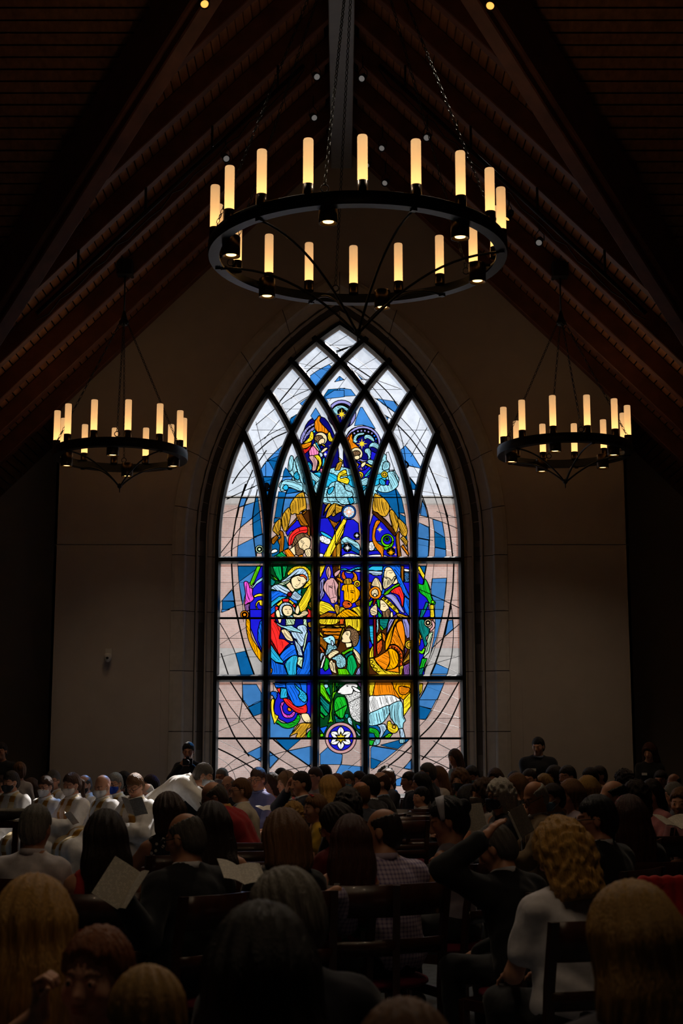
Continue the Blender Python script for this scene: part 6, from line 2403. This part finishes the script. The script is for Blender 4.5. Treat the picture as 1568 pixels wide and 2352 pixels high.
Pn(722, 1826, 14.0, 95, 'little girl with bright hair clips and yellow top', 'pony', 'light', 'tee', 'c8a02c', build='c', hs=1.2, extra=(('clip', 'd83030'),))
Pn(672, 1845, 14.3, 80, 'tiny sunlit blond child beside the girl with hair clips', 'curly', 'blond', 'tee', 'c8b8a8', build='c', hs=1.25, seat=False, pose='stand')
Pn(797, 1772, 18.2, 160, 'grey haired man with glasses and light blue mask', 'short', 'salt', 'shirt', '4a5468', mask='7ab4d0', glasses=True)
Pn(823, 1772, 20.3, 100, 'dark haired man low before the blue glass', 'short', 'dark', 'jacket', '181a20')
Pn(826, 1795, 14.4, 45, 'tan bald man with a fringe of hair', 'ring', 'light', 'shirt', '3a4050', build='m', skin='c')
Pn(847, 1780, 15.6, 62, 'man with black hair and a grey suit collar', 'short', 'black', **suit(tc='34343c'))
Pn(872, 1773, 16.2, 84, 'balding man in a black suit with a blue collar', 'thin', 'brown', 'jacket', '101218', extra=(('collar', '8fa8d0'),), head=(6, 8))
Pn(887, 1767, 19.6, 110, 'person with light hair past the black suit', 'short', 'light', 'shirt', '5a5a64')
Pn(884, 1765, 20.7, 60, 'person with dark curls against the window foot', 'curly', 'dark', 'shirt', '2a2a30', build='f')
Pn(938, 1773, 19.4, 92, 'suited man with an open white shirt in profile', 'short', 'dark', **suit(tc='182038', skin='b'))
Pn(965, 1776, 18.4, 88, 'woman with long black hair and black lace over white', 'long', 'black', 'shirt', 'd0ccc8', build='f', pat='spot', skin='b')
Pn(966, 1808, 17.6, 92, 'dark haired boy in a white shirt beside the lace dress', 'short', 'black', 'shirt', 'd8d0cc', build='c', hs=1.12, extra=(('collar', 'd8d0cc'),))
Pn(980, 1753, 19.6, 75, 'man with silvered blue lit hair and dark jacket', 'short', 'salt', 'jacket', '14161c')
Pn(1004, 1762, 20.9, 110, 'sunlit girl with loose brown hair', 'long', 'light', 'tee', 'd4c8bc', build='c', hs=1.1)
Pn(1043, 1722, 21.2, 120, 'girl with long brown hair standing against the window', 'long', 'brown', 'sleeveless', '6a7468', 'front', pose='stand', build='f', skin='b')
Pn(1055, 1768, 17.0, 140, 'woman with a dark mask and floral dress', 'wavy', 'light', 'sleeveless', '8a9a8c', mask='20303a', build='f', pat='floral')
Pn(1082, 1760, 18.8, 135, 'young man with black hair and light blue mask', 'short', 'black', 'shirt', '6a7080', mask='7fb8d8', head=(0, 16))
Pn(1136, 1767, 19.8, 135, 'woman with brown hair and a blue surgical mask', 'bob', 'brown', 'shirt', '3c3a40', mask='8ab8d4', build='f')
Pn(1075, 1806, 13.6, 50, 'child with dark straight hair seen from behind', 'mid', 'black', 'tee', '5a5258', build='c', hs=1.12)
Pn(1108, 1792, 13.0, 108, 'woman in a patterned mask fanning herself with a program', 'wavy', 'brown', 'sleeveless', 'd4ccc8', 'read', build='f', mask='8a847c', skin='b', extra=(('watch', 'R'),))
Pn(1146, 1793, 12.4, 104, 'white haired woman with glasses and a printed navy mask', 'wavy', 'white', 'shirt', '161c30', build='F', mask='3a4460', glasses=True)
Pn(799, 1815, 11.4, 30, 'person with a dark mop of hair and white mask', 'wavy', 'dark', 'shirt', '342c30', mask='dcd4d0', head=(-30, 6))
# right hand rows
Pn(1235, 1694, 21.1, 178, 'usher in a dark suit standing with a name badge', 'short', 'black', 'jacket', '101320', 'front', pose='stand', build='M', head=(-25, 8), extra=(('collar', '6a7690'), ('tie', '14161c'), ('badge',)))
Pn(1490, 1708, 21.3, 170, 'woman in black standing in the dark recess with a badge', 'mid', 'red', 'shirt', '0c0c10', 'front', pose='stand', build='f', head=(-20, 8), extra=(('badge',),))
Pn(1214, 1766, 16.8, 120, 'bald man with dark brows and a lilac shirt', 'crop', 'dark', 'shirt', '6a6480', skin='b')
Pn(1185, 1779, 15.6, 98, 'woman with long light brown hair in profile', 'long', 'light', 'sleeveless', '1c1e24', build='f')
Pn(1227, 1795, 11.9, 92, 'red faced older man in a tan jacket reading', 'ring', 'white', 'jacket', '7a6448', 'read', head=(0, 20), glasses=True, extra=(WC, ('tie', '5a6a80'), ('cuff', 'LR')), skin='b')
Pn(1268, 1801, 12.7, 88, 'man with a blue surgical mask and grey blue shirt', 'short', 'dark', 'shirt', '7888a0', mask='7ea8c8', build='M', skin='b', extra=(('collar', '7888a0'),))
Pn(1248, 1780, 18.0, 115, 'blond woman behind the man in the tan jacket', 'bob', 'blond', 'shirt', '3a3440', build='f')
Pn(1271, 1761, 18.6, 100, 'dark haired woman in a black mask near the usher', 'mid', 'dark', 'shirt', '1e2026', mask='1a1a20', build='f')
Pn(1301, 1759, 17.6, 98, 'clean cut man with short dark hair and navy shirt', 'short', 'dark', 'shirt', '18203a', skin='b')
Pn(1309, 1793, 13.4, 96, 'teenage girl with long brown hair and lace top', 'long', 'light', 'tee', 'a89aa8', build='f', hs=1.05)
Pn(1347, 1786, 14.0, 96, 'fair haired woman gazing aside with hair drawn back', 'bob', 'blond', 'shirt', '6a5648', build='F')
Pn(1353, 1764, 18.0, 95, 'man with parted dark hair and white collar', 'short', 'dark', 'shirt', 'a8a4a4')
Pn(1374, 1760, 19.6, 90, 'man with dark hair in the row before the panelled pier', 'short', 'dark', 'shirt', '5c5a5e')
Pn(1405, 1793, 11.4, 62, 'man with a high bald forehead and black hair behind', 'thin', 'black', 'jacket', '1c1a1e', build='M', skin='b', head=(12, 0), hs=1.05)
Pn(1431, 1771, 18.6, 60, 'woman with dark curls turned to the dark wall', 'curly', 'dark', 'shirt', '2a2428', build='f')
Pn(1457, 1796, 13.2, 80, 'woman with wavy dark hair in deep shade', 'wavy', 'dark', 'shirt', '2a2024', build='f', skin='b')
Pn(1495, 1794, 14.0, 112, 'girl with very long dark hair and a pink tee', 'longer', 'dark', 'tee', 'c07a80', build='f', head=(8, 0))
Pn(1516, 1770, 18.8, 125, 'man with a dark fringe next to the bald man', 'short', 'dark', 'shirt', '3a3034', skin='b')
Pn(1546, 1777, 17.6, 120, 'tanned bald man past the girl in pink', 'ring', 'dark', 'shirt', '4a4044', skin='c')
Pn(1545, 1800, 15.2, 70, 'woman with long ash hair and grey cardigan', 'long', 'grey', 'shirt', '5a5a62', build='f')
Pn(1561, 1811, 13.2, 125, 'girl with fair plaits and a pale pink shirt', 'pony', 'light', 'tee', 'c88a90', build='c', hs=1.1)
Pn(1180, 1772, 19.2, 110, 'dark haired person in the row before the usher', 'short', 'dark', 'shirt', '2c2a30')
for c, yw, sh, px, d in SEATS:
    w = sh.split()
    if len(w) > 11: print('LONG', sh)
    chair(c, yw, 'dark wooden chair under the ' + ' '.join(w[:11]))
# ------------------------------------------------------------------ empty chairs
for px, d, yw, lab in ((918, 14.4, 8, 'empty chair with maroon cushion behind the lavender checked shirt'), (922, 15.2, 8, 'second empty maroon chair past the lavender checked shirt'), (926, 16.1, 8, 'third empty maroon chair past the lavender checked shirt'),
                       (930, 17.0, 8, 'empty maroon chair in front of the boy in white'), (975, 15.6, 8, 'empty chair before the woman in black lace'),
                       (565, 11.2, 6, 'empty chair before the clergyman in red'), (548, 10.3, 6, 'empty chair between the red clergyman and the beige top'), (590, 9.4, 6, 'empty chair between the beige top and the smooth bob'),
                       (618, 16.9, 60, 'empty chair beside the man covering his mouth'), (1522, 12.0, 20, 'empty chair in front of the girl with fair plaits')):
    p = at_z(px, 1715 + .715*F_PX/d, .965); p = at_y(px, 1850, d)
    chair(Vector((p.x, d, 0)), math.radians(yw), lab)
# ------------------------------------------------------------------ booklets
M_PAPER = bpy.data.materials.new('printed_paper'); M_PAPER.use_nodes = True
n, l = M_PAPER.node_tree.nodes, M_PAPER.node_tree.links
tc = n.new('ShaderNodeTexCoord'); wv = n.new('ShaderNodeTexWave'); wv.bands_direction = 'Y'; wv.inputs['Scale'].default_value = 46; wv.inputs['Distortion'].default_value = .6; wv.inputs['Detail Scale'].default_value = 30
gt_ = n.new('ShaderNodeMath'); gt_.operation = 'GREATER_THAN'; gt_.inputs[1].default_value = .72
nz = n.new('ShaderNodeTexNoise'); nz.inputs['Scale'].default_value = 70; g2 = n.new('ShaderNodeMath'); g2.operation = 'GREATER_THAN'; g2.inputs[1].default_value = .44
mu = n.new('ShaderNodeMath'); mu.operation = 'MULTIPLY'; mx = n.new('ShaderNodeMix'); mx.data_type = 'RGBA'
mx.inputs[6].default_value = (*hexc('e6dfd2'), 1); mx.inputs[7].default_value = (*hexc('a8a296'), 1)
l.new(tc.outputs['Object'], wv.inputs[0]); l.new(tc.outputs['Object'], nz.inputs[0]); l.new(wv.outputs['Fac'], gt_.inputs[0]); l.new(nz.outputs['Fac'], g2.inputs[0]); l.new(gt_.outputs[0], mu.inputs[0]); l.new(g2.outputs[0], mu.inputs[1]); l.new(mu.outputs[0], mx.inputs[0]); l.new(mx.outputs[2], n['Principled BSDF'].inputs['Base Color'])
n['Principled BSDF'].inputs['Roughness'].default_value = .8
def booklet(px, py, d, rx, ry, rz, opening, label, sc=1.0):
    root = empty('booklet', at_y(px, py, d)); root.rotation_euler = (math.radians(rx), math.radians(ry), math.radians(rz)); root.scale = (sc, sc, sc)
    tag(root, label, 'booklet')
    for s in (-1, 1):
        a = math.radians(opening/2)
        rings = []
        for q in range(5):
            u = q/4*.148; bow = .012*math.sin(math.pi*q/4)
            x, z = s*u*math.cos(a), u*math.sin(a) + bow
            rings.append([(x, -.105, z), (x, .105, z), (x, .105, z + .004), (x, -.105, z + .004)])
        MB().loft(rings).build('page', M_PAPER, root)
    MB().bar((0, -.105, -.001), (0, .105, -.001), .006, .004).build('spine', M_PAPER, root)
    return root
booklet(296, 2046, 6.83, 58, 16, -32, 80, 'open order of service held by the balding man in dark suit', .95)
booklet(552, 2010, 7.3, 30, 8, 24, 24, 'open order of service on the lap of the woman in black', .8)
booklet(1180, 1895, 11.55, 70, -14, 60, 50, 'folded program read by the man in the tan jacket', 1.1)
booklet(1082, 1878, 12.5, 74, 0, 50, 20, 'program used as a fan by the masked woman', 1.1)
booklet(303, 1856, 15.35, 58, 0, 150, 40, 'white sheet read by the sunlit clergyman', 1.0)
booklet(1548, 1893, 12.6, 20, 0, 20, 30, 'open booklet held near the girl with fair plaits', 1.1)
booklet(614, 1858, 16.6, 15, 0, 40, 10, 'loose papers on the empty chair by the man covering his mouth', .8)
booklet(158, 1882, 16.2, 50, 0, 120, 40, 'small dark lit leaflet in the hand of the ponytailed clergywoman', .8)
# ------------------------------------------------------------------ photographer's camera
p = at_y(431, 1750, 20.72)
root = empty('photo_camera', p, math.pi); tag(root, 'black photo camera in the hands of the photographer', 'camera')
MB().box((0, 0, 0), (.14, .055, .095)).build('camera_body', M_CAN, root)
MB().box((0, 0, .06), (.05, .05, .035)).build('viewfinder', M_CAN, root)
MB().lathe([(0, .0), (.036, .0), (.038, .07), (.034, .10), (.028, .10), (.0, .09)], (0, .02, -.005), 16, Matrix.Rotation(-math.pi/2, 3, 'X')).build('camera_lens', M_CAN, root, True)
# ------------------------------------------------------------------ stone font on a wooden stand
p = at_y(6, 1860, 14.4)
root = empty('stone_font', (p.x, 14.4, 0)); tag(root, 'shallow stone font bowl on a dark wooden stand before the clergy', 'font')
zt_ = p.z
M_FONT = mat('font_stone', hexc('7c766c'), .8, .3, 16, .25)
MB().lathe([(0, -.10), (.10, -.10), (.19, -.075), (.25, -.02), (.265, .0), (.255, .005), (.235, -.01), (.16, -.055), (0, -.07)], (0, 0, zt_), 28).build('bowl', M_FONT, root, True)
MB().box((0, 0, zt_ - .135), (.44, .44, .06)).build('top_frame', M_CHAIR, root)
for sx in (-1, 1):
    for sy in (-1, 1):
        MB().bar((sx*.18, sy*.18, .0), (sx*.18, sy*.18, zt_ - .16), .055, .055, up=(0, 1, 0), bev=.005).build('leg', M_CHAIR, root)
    MB().bar((sx*.18, -.18, .22), (sx*.18, .18, .22), .03, .05).build('stretcher', M_CHAIR, root)
    MB().bar((-.18, sx*.18, .30), (.18, sx*.18, .30), .03, .05).build('stretcher', M_CHAIR, root)
# ------------------------------------------------------------------ red knitted shawl over a chair back
p = at_y(1556, 1985, 7.6)
chair(Vector((p.x, 7.6 + .26, 0)), math.radians(8), 'dark wooden chair with the red shawl over its back')
F = Field((-.30, -.14, .40), (.30, .14, 1.06), .011)
for i in range(7):
    x = -.20 + .40*i/6
    F.cone((x, -.022, .985), (x + .012*math.sin(i*2.1), -.05, .52 + .05*math.sin(i*1.7)), .030, .034, .03)
    F.cone((x, -.022, .985), (x, .05, .72 + .04*math.cos(i*1.3)), .028, .028, .03)
F.noise(.0022, lambda X, Y, Z: np.sin(X*260)*np.sin(Z*260) + 0*Y)
o = place('shawl', F.mesh('shawl'), cloth_mat('c01818'), None, (p.x, 7.6, 0), (0, 0, math.radians(8)))
tag(o, 'red knitted shawl hanging over a chair back', 'shawl')
